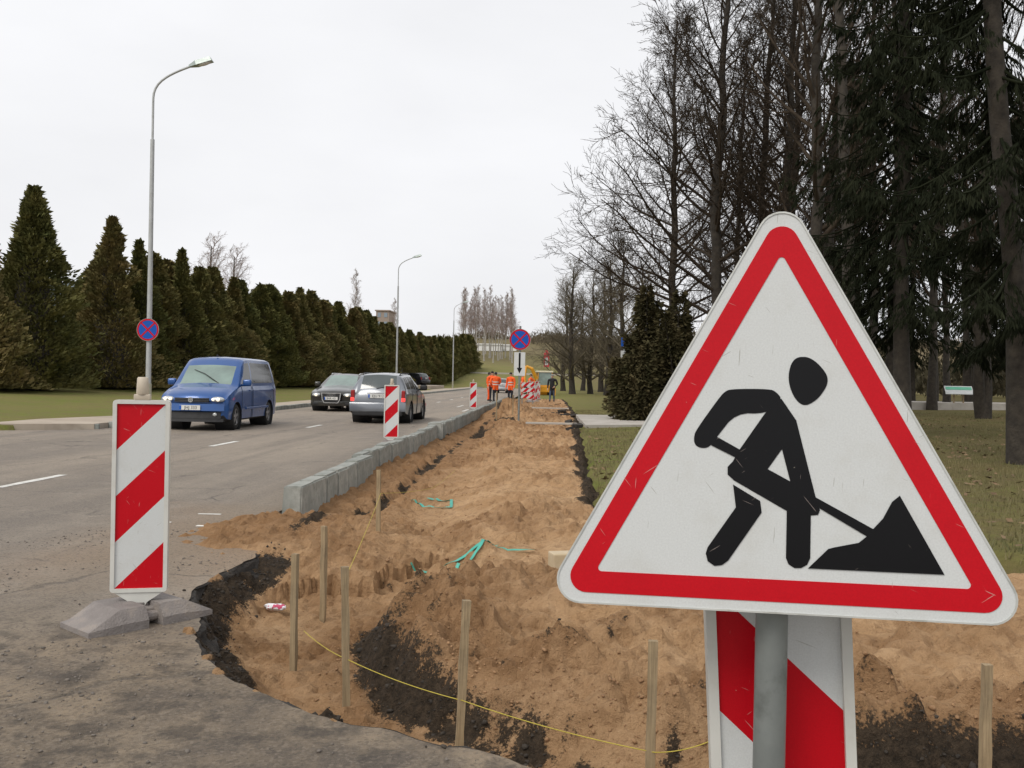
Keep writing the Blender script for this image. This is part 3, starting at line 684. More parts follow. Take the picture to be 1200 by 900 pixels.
# ------------------------------------------------------------------ stakes, string, litter, tape
def stake(px, py, h, lean=(0, 0), label='', z=None, w=.034):
    z = float(sand_z(np.array([px]), np.array([py]))[0][0]) if z is None else z
    mb = MB(); n = 6; vs = []
    for i in range(n+1):
        t = i/n; q = .6 if i == 0 else 1
        for a, b in ((-1, -1), (1, -1), (1, 1), (-1, 1)): vs.append((a*w/2*q+random.uniform(-.003, .003), b*w*.42*q+random.uniform(-.003, .003), -.12+(h+.12)*t))
    mb.add(vs, [(3, 2, 1, 0), tuple(4*n+k for k in range(4))]+[(4*i+k, 4*i+(k+1) % 4, 4*i+4+(k+1) % 4, 4*i+4+k) for i in range(n) for k in range(4)])
    o = mb.build('wooden_stake', M_WOOD, None, (px, py, z), random.uniform(-.4, .4)); o.rotation_euler.x = lean[0]; o.rotation_euler.y = lean[1]
    return tag(o, label, 'stake', 'survey stakes in the trench'), z
stakes = [(-1.36, 5.02, .66, (0, 0), 'pale wooden stake at the corner of the trench nearest the striped beacon foot'),
 (-1.46, 6.10, .62, (0, -.01), 'wooden stake standing in the trench behind the corner stake'),
 (-.96, 4.52, .70, (0, -.03), 'brown wooden stake where the two yellow strings meet'),
 (-1.47, 8.1, .55, (0, -.01), 'wooden stake in the trench opposite the end of the new kerb'),
 (-.36, 3.98, .70, (0, .03), 'wooden stake on the string line in front of the black soil bank'),
 (.41, 3.6, .66, (0, .0), 'wooden stake dark on one side, next to the panel behind the triangular sign'),
 (1.70, 3.68, .56, (0, .0), 'wooden stake alone on the sand right of the striped panel')]
SZ = []
for (x, y, h, l, lab) in stakes:
    o, z = stake(x, y, h, l, lab); SZ.append((x, y, z, h))
stake(-1.65, 29, .9, label='thin wooden stake by the pit below the round blue sign'); stake(-1.3, 33, .8, label='thin wooden stake beyond the pit below the round blue sign')
M_STRING = mat('yellow_string', (.46, .37, .05), .7, scale=40)
def string_line(pts, name, label, r=.0019):
    P = []
    for a, b in zip(pts[:-1], pts[1:]):
        for i in range(12):
            t = i/12; P.append((a[0]+(b[0]-a[0])*t, a[1]+(b[1]-a[1])*t, a[2]+(b[2]-a[2])*t-.03*4*t*(1-t)*.5))
    P.append(pts[-1]); tag(MB().tube(P, r, 6).build(name, M_STRING), label, 'string')
f = lambda i, k: (SZ[i][0]+.012, SZ[i][1]-.018, SZ[i][2]+k)
string_line([(-1.30, 5.0, SZ[0][2]+.25), f(2, .25), f(4, .28), f(5, .24), (.66, 3.6, .0)], 'string', 'yellow string tied low from stake to stake in front of the soil bank')
string_line([(SZ[2][0], SZ[2][1]-.01, SZ[2][2]+.68), (SZ[3][0]+.02, SZ[3][1]-.02, SZ[3][2]+.35), (-1.42, 11.5, .0), (-1.4, 14, -.02)], 'string', 'yellow string running up the trench past the far stake')
M_TAPE = mat('turquoise_tape', (.03, .27, .20), .45, c2=(.07, .42, .33), scale=8)
def ribbon(pts, w, name, label):
    mb = MB(); vs = []
    P = []
    for a, b in zip(pts[:-1], pts[1:]):
        for i in range(8): t = i/8; P.append((a[0]+(b[0]-a[0])*t, a[1]+(b[1]-a[1])*t))
    P.append(pts[-1])
    for i, (x, y) in enumerate(P):
        q = P[min(i+1, len(P)-1)]; p_ = P[max(i-1, 0)]; d = Vector((q[0]-p_[0], q[1]-p_[1])); d.normalize(); nx, ny = -d.y, d.x
        z = float(sand_z(np.array([x]), np.array([y]))[0][0]); tw = math.sin(i*.7)*.5
        for s in (-1, 1):
            for e in (0, .002): vs.append((x+s*nx*w/2*math.cos(tw), y+s*ny*w/2*math.cos(tw), z+.018+.004*math.sin(i*.9)+s*w/4*math.sin(tw)+e))
    fs = []
    for i in range(len(P)-1):
        a = 4*i; fs += [(a, a+2, a+6, a+4), (a+1, a+5, a+7, a+3), (a, a+4, a+5, a+1), (a+2, a+3, a+7, a+6)]
    mb.add(vs, fs); tag(mb.build(name, M_TAPE, angle=50), label, 'tape')
ribbon([(-1.08, 7.42), (-.75, 7.35), (-.45, 7.65), (-.1, 7.62)], .03, 'plastic_tape', 'long turquoise plastic tape lying across the sand beside the wooden block')
ribbon([(-.72, 7.1), (-.55, 7.45), (-.42, 7.9)], .03, 'plastic_tape', 'short turquoise tape crossing over the long tape on the sand')
ribbon([(-1.6, 12.4), (-1.25, 12.1), (-1.2, 11.6), (-1.5, 11.7), (-1.75, 11.9)], .04, 'plastic_tape', 'loop of turquoise tape near the foot of the kerb bank')
ribbon([(-1.55, 27.0), (-1.9, 26.4), (-2.0, 25.8)], .06, 'plastic_tape', 'turquoise tape hanging over the edge of the far pit')
# wooden block beside the sign
blk = empty('wooden_block', (.08, 6.78, float(sand_z(np.array([.08]), np.array([6.78]))[0][0])), .3, 'pale wooden block on a short board lying on the sand', 'block')
MB().box((0, 0, .018), (.30, .26, .03), bev=.004).build('board', M_WOOD, blk)
MB().box((.03, .0, .09), (.17, .15, .11), bev=.01).build('block', mat('pale_cut_wood', (.42, .33, .2), .85, c2=(.55, .46, .33), scale=6), blk)
def on_sand(x, y, dz=0): return float(sand_z(np.array([x]), np.array([y]))[0][0])+dz
# crumpled wrapper
bm = bmesh.new(); bmesh.ops.create_icosphere(bm, subdivisions=3, radius=.042)
for v in bm.verts:
    n = float(fbm(np.array([v.co.x*30+9]), np.array([v.co.y*30+v.co.z*17]), 1, 3)[0]); v.co *= 1+.5*n; v.co.x *= 1.7; v.co.z *= .55
me = bpy.data.meshes.new('wrapper'); bm.to_mesh(me); bm.free()
m, nt_, p, tc = newmat('wrapper_print'); nt_.links.new(ramp(nt_, noise(nt_, tc.outputs['Object'], 26, 2), .53, .56, (.75, .75, .78), (.5, .05, .12)), p.inputs['Base Color'])
tag(link('wrapper', me, m, None, (-1.85, 6.3, on_sand(-1.85, 6.3, .03))), 'crumpled white and red wrapper lying in the sandy trench', 'litter')
def board(x0, y0, rz, l, w, label, m=None):
    o = MB().box((0, 0, 0), (l, w, .05), bev=.008).build('board', m or M_PATH, None, (x0, y0, on_sand(x0, y0, .13)), rz); tag(o, label, 'board')
board(.05, 27.5, .04, 1.5, .28, 'pale flat board bridging the sand by the garden path')
board(-.1, 42.5, -.03, 1.9, .35, 'pale board laid across the dug strip near the walking person')
bw = MB().box((0, 0, 0), (.75, .12, .03), bev=.005).build('white_board', M_PLASTIC, None, (1.11, 2.5, .255), -.2); bw.rotation_euler.y = R(4.5)
# chunks of broken asphalt by the lawn edge
for i, (x, y, s) in enumerate([(.75, 37, .33), (.45, 36.2, .26), (.95, 35.4, .22), (.6, 30, .2), (.85, 28.6, .22), (.5, 38.5, .28), (.75, 26.3, .2), (.55, 25.9, .16), (.2, 37.4, .2)]):
    bm = bmesh.new(); n = 7; a = [random.uniform(.6, 1.1) for _ in range(n)]
    f = bm.faces.new([bm.verts.new((s*a[k]*math.cos(2*PI*k/n), s*.7*a[k]*math.sin(2*PI*k/n), 0)) for k in range(n)])
    ex = bmesh.ops.extrude_face_region(bm, geom=[f]); bmesh.ops.translate(bm, verts=[v for v in ex['geom'] if isinstance(v, bmesh.types.BMVert)], vec=(0, 0, .09)); bmesh.ops.recalc_face_normals(bm, faces=bm.faces[:])
    me = bpy.data.meshes.new('asphalt_chunk'); bm.to_mesh(me); bm.free()
    o = link('asphalt_chunk', me, M_CRUMB, None, (x, y, on_sand(x, y, .02)), random.uniform(0, 3)); o.rotation_euler.x = random.uniform(-.5, .5)
    tag(o, 'dark slab of broken asphalt lying along the edge of the lawn', 'rubble', 'broken asphalt slabs by the lawn')

# ------------------------------------------------------------------ round no stopping signs, lamps
def disc(n, r): return [(r*math.cos(2*PI*k/n), r*math.sin(2*PI*k/n)) for k in range(n)]
def no_stop(parent, z, y, d, name='sign_face', x=0):
    r = d/2; Mx = Matrix.Translation((x, y, z))
    f = MB(Mx); f.prism(disc(32, r), 0, .006); fo = f.build(name, M_BLUE, parent)
    g = MB(Mx); ring(g, disc(32, r), disc(32, r*.84), -.004, 0); g.build('red_ring', M_RED, fo if False else parent)
    for a in (PI/4, -PI/4):
        g = MB(Mx @ Matrix.Rotation(a, 4, 'Y')); w = r*.07; l = r*.86; k = .0006 if a < 0 else 0
        g.prism([(-l, -w), (l, -w), (l, w), (-l, w)], -.004-k, 0); g.build('cross_bar', M_RED, parent)
    g = MB(Mx); ring(g, disc(32, r+.008), disc(32, r-.004), -.006, .012); g.build('rim', M_STEEL, parent)
ns = empty('no_stopping_sign', (-.98, 29.6, on_sand(-.98, 29.6)), R(-2), 'round blue no stopping sign with an arrow plate on a post in the dug strip', 'road sign')
zb = ns.location.z
MB().tube([(0, 0, -.3), (0, 0, 3.05-zb)], .032, 12).build('post', M_STEEL, ns, angle=40)
no_stop(ns, 2.62-zb, -.05, .66)
mb = MB(); mb.prism([(-.175, 1.48-zb), (.175, 1.48-zb), (.175, 2.22-zb), (-.175, 2.22-zb)], -.045, -.04); pl = mb.build('plate', M_WHITE, ns)
mb = MB(); mb.prism([(-.03, 1.72-zb), (.03, 1.72-zb), (.03, 2.2-zb), (-.03, 2.2-zb)], -.049, -.045); mb.prism([(-.085, 1.73-zb), (0, 1.55-zb), (.085, 1.73-zb)], -.0495, -.045); mb.build('arrow', M_BLACK, pl)

M_LHEAD = mat('lamp_housing', (.33, .38, .36), .4, .3, scale=6); M_LGLASS = mat('lamp_diffuser', (.62, .60, .58), .3, scale=5)
def lamp(loc, H, label, sign=False, rz=0):
    t = empty('street_lamp', loc, rz, label, 'street lamp', 'street lamps along the far pavement')
    MB().tube([(0, 0, -.2), (0, 0, .9)], .1, 14).build('base', mat_lampbase, t, angle=40)
    MB().tube([(0, 0, .9), (0, 0, H*.80)], [.082, .062], 14).build('pole', M_POLE, t, angle=40)
    P = [(0, 0, H*.795)]; z0 = H*.80; zt = H*.92
    P += [(0, 0, z0+(zt-z0)*k/3) for k in range(1, 4)]
    for an in (84, 72, 58, 46, 37, 31, 27, 24, 22, 21, 20):
        P.append((P[-1][0]+.155*math.cos(R(an)), 0, P[-1][2]+.155*math.sin(R(an))))
    MB().tube(P, .035, 10).build('arm', M_POLE, t, angle=40)
    e = P[-1]; Mx = Matrix.Translation(e) @ Matrix.Rotation(R(-17), 4, 'Y')
    h = MB(Mx); h.add([(-.12, -.05, -.02), (-.12, .05, -.02), (.12, .13, -.05), (.12, -.13, -.05), (.62, -.12, -.05), (.62, .12, -.05), (-.12, -.04, .04), (-.12, .04, .04), (.12, .09, .10), (.12, -.09, .10), (.58, -.08, .09), (.58, .08, .09)],
        [(0, 1, 2, 3), (3, 2, 5, 4), (6, 9, 8, 7), (9, 10, 11, 8), (0, 6, 7, 1), (4, 5, 11, 10), (1, 7, 8, 2), (2, 8, 11, 5), (0, 3, 9, 6), (3, 4, 10, 9)]); hd = h.build('lamp_head', M_LHEAD, t)
    g = MB(Mx); g.ball((.36, 0, -.05), (.22, .1, .05)); g.build('diffuser', M_LGLASS, hd, smooth=True)
    return t
mat_lampbase = mat('lamp_base_paint', (.36, .35, .27), .6, scale=4, dirt=.4)
l1 = lamp((-12.36, 28.4, .12), 10.5, 'tall grey street lamp carrying a round blue no stopping sign')
no_stop(l1, 2.55, -.1, .68, 'sign_face')
lamp((-12.2, 74, .12), 10.6, 'street lamp rising behind the silver estate car')
lamp((-12.2, 117, .12), 10.6, 'street lamp near the end of the dark hedge')

# ------------------------------------------------------------------ vegetation
M_BARK = mat('dark_bark', (.022, .018, .014), .95, c2=(.055, .045, .034), scale=6, bmp=.8, bscale=25)
M_BARKG = mat('grey_bark', (.045, .04, .032), .95, c2=(.10, .088, .07), scale=5, bmp=.6, bscale=25)
M_TWIG = mat('twigs', (.035, .027, .02), .95, c2=(.065, .05, .036), scale=3, spec=.1)
M_TWIGB = mat('mossy_twigs', (.085, .070, .042), .95, c2=(.14, .115, .075), scale=3)
M_BIRCH = mat('birch_bark', (.27, .25, .225), .8, c2=(.40, .375, .34), scale=3, dirt=.8, dscale=4, dcol=(.06, .05, .05))
M_BTWIG = mat('birch_twigs', (.26, .20, .175), .95, c2=(.36, .29, .26), scale=2)
M_THUJA = mat('thuja_foliage', (.088, .095, .034), .9, c2=(.20, .165, .064), scale=1.6, objvar=.35, spec=.08)
M_JUNI = mat('juniper_foliage', (.032, .034, .015), .9, c2=(.09, .072, .036), scale=2.2, spec=.08)
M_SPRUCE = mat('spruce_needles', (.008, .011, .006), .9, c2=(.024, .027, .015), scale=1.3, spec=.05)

def norm(a): return a/(np.linalg.norm(a, axis=-1, keepdims=True)+1e-9)
def tubes(P, Rr, n):
    B, K, _ = P.shape
    T = norm(np.gradient(P, axis=1)); ref = np.array([.31, .52, .8]); ref = ref/np.linalg.norm(ref)
    a = norm(np.cross(T, ref)); b = np.cross(T, a); ang = np.arange(n)*2*PI/n
    V = P[:, :, None]+Rr[:, :, None, None]*(a[:, :, None]*np.cos(ang)[None, None, :, None]+b[:, :, None]*np.sin(ang)[None, None, :, None])
    base = (np.arange(B)*K*n)[:, None, None]; i = (np.arange(K-1)*n)[None, :, None]; k = np.arange(n)[None, None]; k2 = (k+1) % n
    F = np.stack([base+i+k, base+i+k2, base+i+n+k2, base+i+n+k], -1).reshape(-1, 4)
    return V.reshape(-1, 3), F
def join(parts):
    V = []; F = []; o = 0
    for v, f in parts: V.append(v); F.append(f+o); o += len(v)
    return np.concatenate(V), np.concatenate(F)
def grow(P, Rr, m, t0, t1, ang, lenf, K, up, wob, rr, rs, rmin=.004):
    B, KP, _ = P.shape
    t = t0+(t1-t0)*((np.arange(m)[None]+rs.rand(B, m))/m); fi = t*(KP-1); i = np.clip(fi.astype(int), 0, KP-2); f = (fi-i)[..., None]
    bi = np.arange(B)[:, None]
    pos = P[bi, i]*(1-f)+P[bi, i+1]*f; tan = norm(P[bi, i+1]-P[bi, i]); rad = Rr[bi, i]*(1-f[..., 0])+Rr[bi, i+1]*f[..., 0]
    plen = np.linalg.norm(np.diff(P, axis=1), axis=-1).sum(1)[:, None]
    pos = pos.reshape(-1, 3); tan = tan.reshape(-1, 3); tt = t.reshape(-1); rad = rad.reshape(-1); L = lenf(np.repeat(plen, m, 1).reshape(-1), tt)*(.72+.46*rs.rand(len(tt)))
    az = rs.rand(len(tt))*2*PI
    ref = np.where(np.abs(tan[:, 2:3]) > .9, np.array([[1., 0, 0]]), np.array([[0., 0, 1]])); a = norm(np.cross(tan, ref)); b = np.cross(tan, a)
    perp = a*np.cos(az)[:, None]+b*np.sin(az)[:, None]
    g = (ang(tt) if callable(ang) else np.full(len(tt), ang))+(rs.rand(len(tt))-.5)*.4
    d = tan*np.cos(g)[:, None]+perp*np.sin(g)[:, None]
    Q = [pos]; upv = np.array([0, 0, 1.])
    u = up(tt)[:, None] if callable(up) else up
    for k in range(K-1):
        d = norm(d+upv*u/(K-1)+(rs.rand(len(tt), 3)-.5)*wob); Q.append(Q[-1]+d*(L/(K-1))[:, None])
    Q = np.stack(Q, 1); r0 = np.maximum(rad*rr, rmin); s = np.linspace(1, .25, K)
    return Q, np.maximum(r0[:, None]*s[None], rmin*.6)
def trunk_line(H, r0, K, wob, rs, lean=(0, 0), tip=.12):
    z = np.linspace(-.3, H, K); w = np.cumsum((rs.rand(K, 2)-.5)*wob, 0); w -= w[0]
    P = np.stack([w[:, 0]+lean[0]*z, w[:, 1]+lean[1]*z, z], -1)[None]
    t = np.linspace(0, 1, K); r = r0*((1-t)**.8*(1-tip)+tip); r[0] *= 1.35; r[1] *= 1.08
    return P, r[None]
def bare_tree(seed, H, r0, spec, lean=(0, 0), wob=.25, rmin=.006):
    rs = np.random.RandomState(seed); P, Rr = trunk_line(H, r0, 16, wob, rs, lean); lev = [(P, Rr)]
    for sp in spec: lev.append(grow(lev[-1][0], lev[-1][1], rs=rs, rmin=rmin, **sp))
    return lev
def tree_meshes(lev, name):
    tr = tubes(*lev[0], 10); lim = tubes(*lev[1], 6)
    cr = [lim]+[tubes(p, r, 4 if i == 0 else 3) for i, (p, r) in enumerate(lev[2:])]
    V, F = join(cr)
    return fast_mesh('trunk', *tr, 4, True), fast_mesh('crown', V, F, 4, True)
def plant(name, meshes, mats, loc, rz, sc, label, group=None, cat='tree', lean=None):
    t = empty(name, loc, rz, label, cat, group); t.scale = (sc,)*3 if not isinstance(sc, tuple) else sc
    if lean: t.rotation_euler.x, t.rotation_euler.y = lean
    link('trunk', meshes[0], mats[0], t); link('crown', meshes[1], mats[1], t); return t
up_low = lambda t: np.where(t < .45, .05, .5)
linden = tree_meshes(bare_tree(11, 21, .27, [
    dict(m=52, t0=.19, t1=.98, ang=lambda t: 1.25-.65*t, lenf=lambda L, t: 8.0*(1-t*.80), K=9, up=up_low, wob=.30, rr=.36),
    dict(m=11, t0=.18, t1=1, ang=.8, lenf=lambda L, t: L*.42*(1.1-.5*t), K=5, up=.12, wob=.4, rr=.5),
    dict(m=6, t0=.1, t1=1, ang=.75, lenf=lambda L, t: L*.42, K=4, up=.1, wob=.5, rr=.55),
    dict(m=4, t0=.15, t1=1, ang=.65, lenf=lambda L, t: L*.48, K=3, up=.1, wob=.5, rr=.6)], rmin=.010), 'linden')
maple = tree_meshes(bare_tree(23, 23, .25, [
    dict(m=34, t0=.22, t1=.97, ang=lambda t: .95-.35*t, lenf=lambda L, t: 7.2*(1-t*.75), K=8, up=.75, wob=.22, rr=.45),
    dict(m=7, t0=.2, t1=1, ang=.7, lenf=lambda L, t: L*.42*(1.1-.5*t), K=5, up=.35, wob=.35, rr=.5),
    dict(m=6, t0=.15, t1=1, ang=.7, lenf=lambda L, t: L*.42, K=4, up=.2, wob=.5, rr=.55),
    dict(m=4, t0=.15, t1=1, ang=.6, lenf=lambda L, t: L*.5, K=3, up=.15, wob=.5, rr=.6)], rmin=.009), 'maple')
ash = tree_meshes(bare_tree(37, 24, .24, [
    dict(m=30, t0=.30, t1=.98, ang=lambda t: .95-.4*t, lenf=lambda L, t: 5.6*(1-t*.7), K=7, up=.6, wob=.3, rr=.42),
    dict(m=7, t0=.2, t1=1, ang=.75, lenf=lambda L, t: L*.4, K=5, up=.2, wob=.4, rr=.5),
    dict(m=6, t0=.1, t1=1, ang=.7, lenf=lambda L, t: L*.45, K=4, up=.15, wob=.5, rr=.55),
    dict(m=3, t0=.2, t1=1, ang=.6, lenf=lambda L, t: L*.5, K=3, up=.1, wob=.5, rr=.6)], lean=(.03, 0), rmin=.009), 'ash')
plant('linden_tree', linden, (M_BARK, M_TWIG), (5.9, 47, 0.1), 4.4, .92, 'second spreading bare tree standing farther back in the park')
BL = 'tall bare park tree behind the triangular sign'
plant('linden_tree', linden, (M_BARK, M_TWIG), (6.7, 38.5, 0.0), 2.3, 1.0, 'spreading bare tree with long arching branches behind the dark juniper')
for i, (px, y, ms, rz, sc) in enumerate([(888, 43, maple, 1.0, .95), (945, 34, maple, 2.6, 1.05), (966, 37, ash, .3, 1.0), (990, 31, ash, 2.1, .98), (1038, 42, maple, 4.0, 1.0), (912, 47, ash, 5.1, 1.0), (860, 58, maple, .2, .95), (1015, 50, ash, 3.3, 1.05), (918, 40, linden, 1.1, 1.0)]):
    plant('park_tree', ms, (M_BARK, M_TWIG), ((px-645)/1100*y, y, .1), rz, sc, BL, 'bare park trees')
for i, (x, y, ms, rz, sc) in enumerate([(22, 55, maple, .6, 1), (27, 62, ash, 1.2, 1), (31, 70, maple, 2, 1), (38, 72, ash, 4, 1), (34, 58, ash, 2.9, .9), (19, 66, maple, 1.7, .95), (25, 78, maple, 3.7, .95)]):
    plant('park_tree', ms, (M_BARK, M_TWIG), (x, y, .3), rz, sc, 'slim bare trunk in the park beyond the pale path', 'far park trunks')
for (px, y, rz, sc, lab) in [(1085, 47, 0, .9, 'straight trunk next to the small white board in the park'), (1101, 50, 2, .75, 'thin dark trunk between the straight trunk and the white board')]:
    plant('park_tree', ash, (M_BARKG, M_TWIG), ((px-645)/1100*y, y, .25), rz, sc, lab)
tw = plant('twin_trunk_tree', maple, (M_BARK, M_TWIG), (16.2, 35.8, .15), .9, .9, 'leaning tree with two trunks on the park lawn')
P, Rr = trunk_line(12, .24, 12, .35, np.random.RandomState(4), (-.42, .05)); link('leaning_trunk', fast_mesh('leaning_trunk', *tubes(P, Rr, 10), 4, True), M_BARK, tw)
# the group of bushier trees at the end of the lawn
bushy = tree_meshes(bare_tree(51, 12.5, .3, [
    dict(m=40, t0=.10, t1=.98, ang=lambda t: 1.2-.6*t, lenf=lambda L, t: 4.6*(1-t*.72), K=6, up=.35, wob=.35, rr=.4),
    dict(m=9, t0=.15, t1=1, ang=.8, lenf=lambda L, t: L*.45, K=4, up=.15, wob=.4, rr=.5),
    dict(m=8, t0=.1, t1=1, ang=.75, lenf=lambda L, t: L*.45, K=3, up=.1, wob=.5, rr=.55)], rmin=.013), 'bushy')
for (px, y, rz, sc) in [(671, 92, 0, 1.0), (692, 95, 1.5, .95), (711, 88, 3, 1.02), (660, 118, 2, 1.05), (728, 84, 4.2, 1.05), (683, 125, 5, 1.0), (750, 100, .8, 1.1), (704, 110, 2.4, 1.1)]:
    plant('bushy_tree', bushy, (M_BARK, M_TWIGB), ((px-645)/1100*y, y, .0), rz, sc, 'bushy olive brown tree at the end of the park lawn', 'bushy trees at the end of the lawn')

def cards(P, D, W, L, w):
    a = P; t = P+D*L[:, None]; m = P+D*(L*.55)[:, None]
    V = np.stack([a, m+W*w[:, None], t, m-W*w[:, None]], 1).reshape(-1, 3)
    return V, np.arange(len(V)).reshape(-1, 4)
def thuja(seed, h, Rb, N, prof, Lr=(.08, .18), droop=0., lumps=.35):
    rs = np.random.RandomState(seed)
    u = rs.rand(N)**1.12; z = .12+u*(h-.12); th = rs.rand(N)*2*PI
    lump = 1+lumps*(vn(th/(2*PI)*9, z*1.1, seed)-.5)*2+.42*(vn(th/(2*PI)*22+9, z*2.6, seed+1)-.5)*2
    r = Rb*prof(z/h)*np.clip(lump, .62, 1.6)
    q = 1-.5*rs.rand(N)**2.2; rad = r*q
    P = np.stack([rad*np.cos(th), rad*np.sin(th), z], -1)
    o = np.stack([np.cos(th), np.sin(th), 0*th], -1); D = norm(o*(.75)+np.array([0, 0, .75-droop])+(rs.rand(N, 3)-.5)*1.0)
    W = norm(np.cross(D, norm(rs.rand(N, 3)-.5))); L = (Lr[0]+(Lr[1]-Lr[0])*rs.rand(N))*(1+.7*(rs.rand(N) > .92))
    c = cards(P, D, W, L, L*(.16+.12*rs.rand(N)))
    # opaque dark core added inside the crown to close gaps between sprays
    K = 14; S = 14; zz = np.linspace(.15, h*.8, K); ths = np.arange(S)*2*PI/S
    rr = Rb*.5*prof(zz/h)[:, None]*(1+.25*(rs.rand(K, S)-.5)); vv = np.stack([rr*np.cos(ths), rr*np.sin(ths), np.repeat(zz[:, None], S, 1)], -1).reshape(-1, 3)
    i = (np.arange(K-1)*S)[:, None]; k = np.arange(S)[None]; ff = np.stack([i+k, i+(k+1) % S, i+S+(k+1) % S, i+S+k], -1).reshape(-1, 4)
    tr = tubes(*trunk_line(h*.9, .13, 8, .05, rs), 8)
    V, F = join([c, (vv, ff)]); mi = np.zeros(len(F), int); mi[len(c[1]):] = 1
    me = fast_mesh('crown', V, F, 4, mat_idx=mi); return fast_mesh('trunk', *tr, 4, True), me
pc = lambda t: np.clip((1-t), 0.01, 1)**.95*(.78+.22*sst(0, .12, t))
pd = lambda t: np.clip((1-t), 0.01, 1)**1.12*(.85+.15*sst(0, .1, t))
pw = lambda t: np.clip((1-t), 0.01, 1)**.6*(.8+.2*sst(0, .1, t))
TH = [thuja(61, 8, 1.7, 36000, pc, lumps=.55), thuja(62, 8, 1.5, 34000, pd, lumps=.6), thuja(63, 8, 1.65, 34000, pc, lumps=.7), thuja(64, 8, 1.4, 32000, pd, lumps=.6), thuja(65, 8, 1.45, 36000, pw, lumps=.6), thuja(66, 8, 1.35, 34000, pw, lumps=.75)]
# hedge line from near left to the far end by the street lamp
def hx(d): return -22.3+(d-40)*.046
rs = np.random.RandomState(9)
hedge = [(39.0, 8.6, 0), (35.2, 8.4, 1), (45.6, 8.5, 2), (48.8, 7.8, 1), (50.9, 7.4, 4), (53.6, 8.0, 1), (56.2, 7.3, 5), (59, 7.6, 4), (61.5, 7.3, 2)]
d = 64
while d < 186:
    hedge.append((d, (7.9-(d-64)*.011)*rs.uniform(.93, 1.06), (4, 5, 0, 4, 2, 5, 4)[rs.randint(7)])); d += rs.uniform(1.9, 2.9)*(1 if d < 110 else 1.25)
for i, (d, h, k) in enumerate(hedge):
    x = hx(d)+rs.uniform(-.5, .5); wd = 1.45 if i > 2 else 1.3
    t = plant('thuja_tree', TH[k], (M_BARK, [M_THUJA, M_BARK]), (x, d, float(ground_z(np.array([x]), np.array([d]))[0])-.05), rs.rand()*6.28, 1, 'dark conical thuja in the long evergreen hedge across the road', 'thujas of the hedge')
    t.scale = (wd*h/8*rs.uniform(.9, 1.1), wd*h/8, h/8)
    if i == 0: t['label'] = 'tallest broad thuja standing beside the gap in the hedge'
    if i == 2: t['label'] = 'tall pointed thuja between the hedge gap and the street lamp'
    if i in (0, 2): del t['group']
# inner row that closes the hedge at its foot
for i, (d, h, k) in enumerate(hedge[:40]):
    dd = d+1.4; x = hx(dd)-1.3
    t = plant('thuja_tree', TH[4+(i % 2)], (M_BARK, [M_THUJA, M_BARK]), (x, dd, float(ground_z(np.array([x]), np.array([dd]))[0])-.05), rs.rand()*6.28, 1, 'dark conical thuja in the long evergreen hedge across the road', 'thujas of the hedge')
    hh = h*rs.uniform(.62, .8) if i < 4 else h*rs.uniform(.8, .95); t.scale = (hh/8*1.5, hh/8*1.5, hh/8)
# big loose juniper by the garden path
pj = lambda t: (.55+.45*sst(0, .25, t))*np.clip(1-t, .03, 1)**.5
def shrub(seed, arms, h, Rs, spread, N):
    """loose evergreen of many drooping plumes leaning out from one base"""
    rs = np.random.RandomState(seed); parts = []; tubes_ = []
    for k in range(arms):
        az = rs.rand()*2*PI; hh = h*rs.uniform(.35, 1.0); tl = spread*rs.uniform(.2, 1.0)*(1.25-hh/h*.75); bx, by = rs.normal(0, .25, 2)
        n = int(N*hh/h); u = rs.rand(n)**.9; th = rs.rand(n)*2*PI
        ax = np.stack([bx+math.cos(az)*tl*u**1.4, by+math.sin(az)*tl*u**1.4, .1+hh*u*(1-.12*u*tl)], -1)
        r = Rs*(.35+.9*np.sin(np.clip(u*1.05, 0, 1)*PI)**.7)*(1-.55*u)*(.45+.9*vn(th*1.4, u*hh*2.2, k))*(1-.45*rs.rand(n)**2)
        o = np.stack([np.cos(th), np.sin(th), 0*th], -1); P = ax+o*r[:, None]
        D = norm(o*.8+np.array([math.cos(az)*.3, math.sin(az)*.3, -.15])+(rs.rand(n, 3)-.5)*1.1); W = norm(np.cross(D, rs.rand(n, 3)-.5)); L = .08+.16*rs.rand(n)
        parts.append(cards(P, D, W, L, L*(.12+.12*rs.rand(n))))
        q = np.linspace(0, .95, 6); tubes_.append(np.stack([bx+math.cos(az)*tl*q**1.4, by+math.sin(az)*tl*q**1.4, hh*q*(1-.12*q*tl)], -1))
    B = np.stack(tubes_)
    return fast_mesh('trunk', *tubes(B, np.repeat(np.linspace(.06, .012, 6)[None], len(B), 0), 6), 4, True), fast_mesh('crown', *join(parts), 4)
ju = shrub(71, 22, 5.0, .62, 1.5, 3000)
plant('juniper', ju, (M_BARK, M_JUNI), (3.75, 31.6, 0), 0, (1.0, 1.0, 1.0), 'broad ragged dark juniper beside the garden path')
ju2 = shrub(72, 12, 3.0, .42, .7, 1600)
plant('juniper', ju2, (M_BARK, M_JUNI), (2.75, 30.6, .0), 1, 1, 'low drooping juniper at the near corner of the garden path')

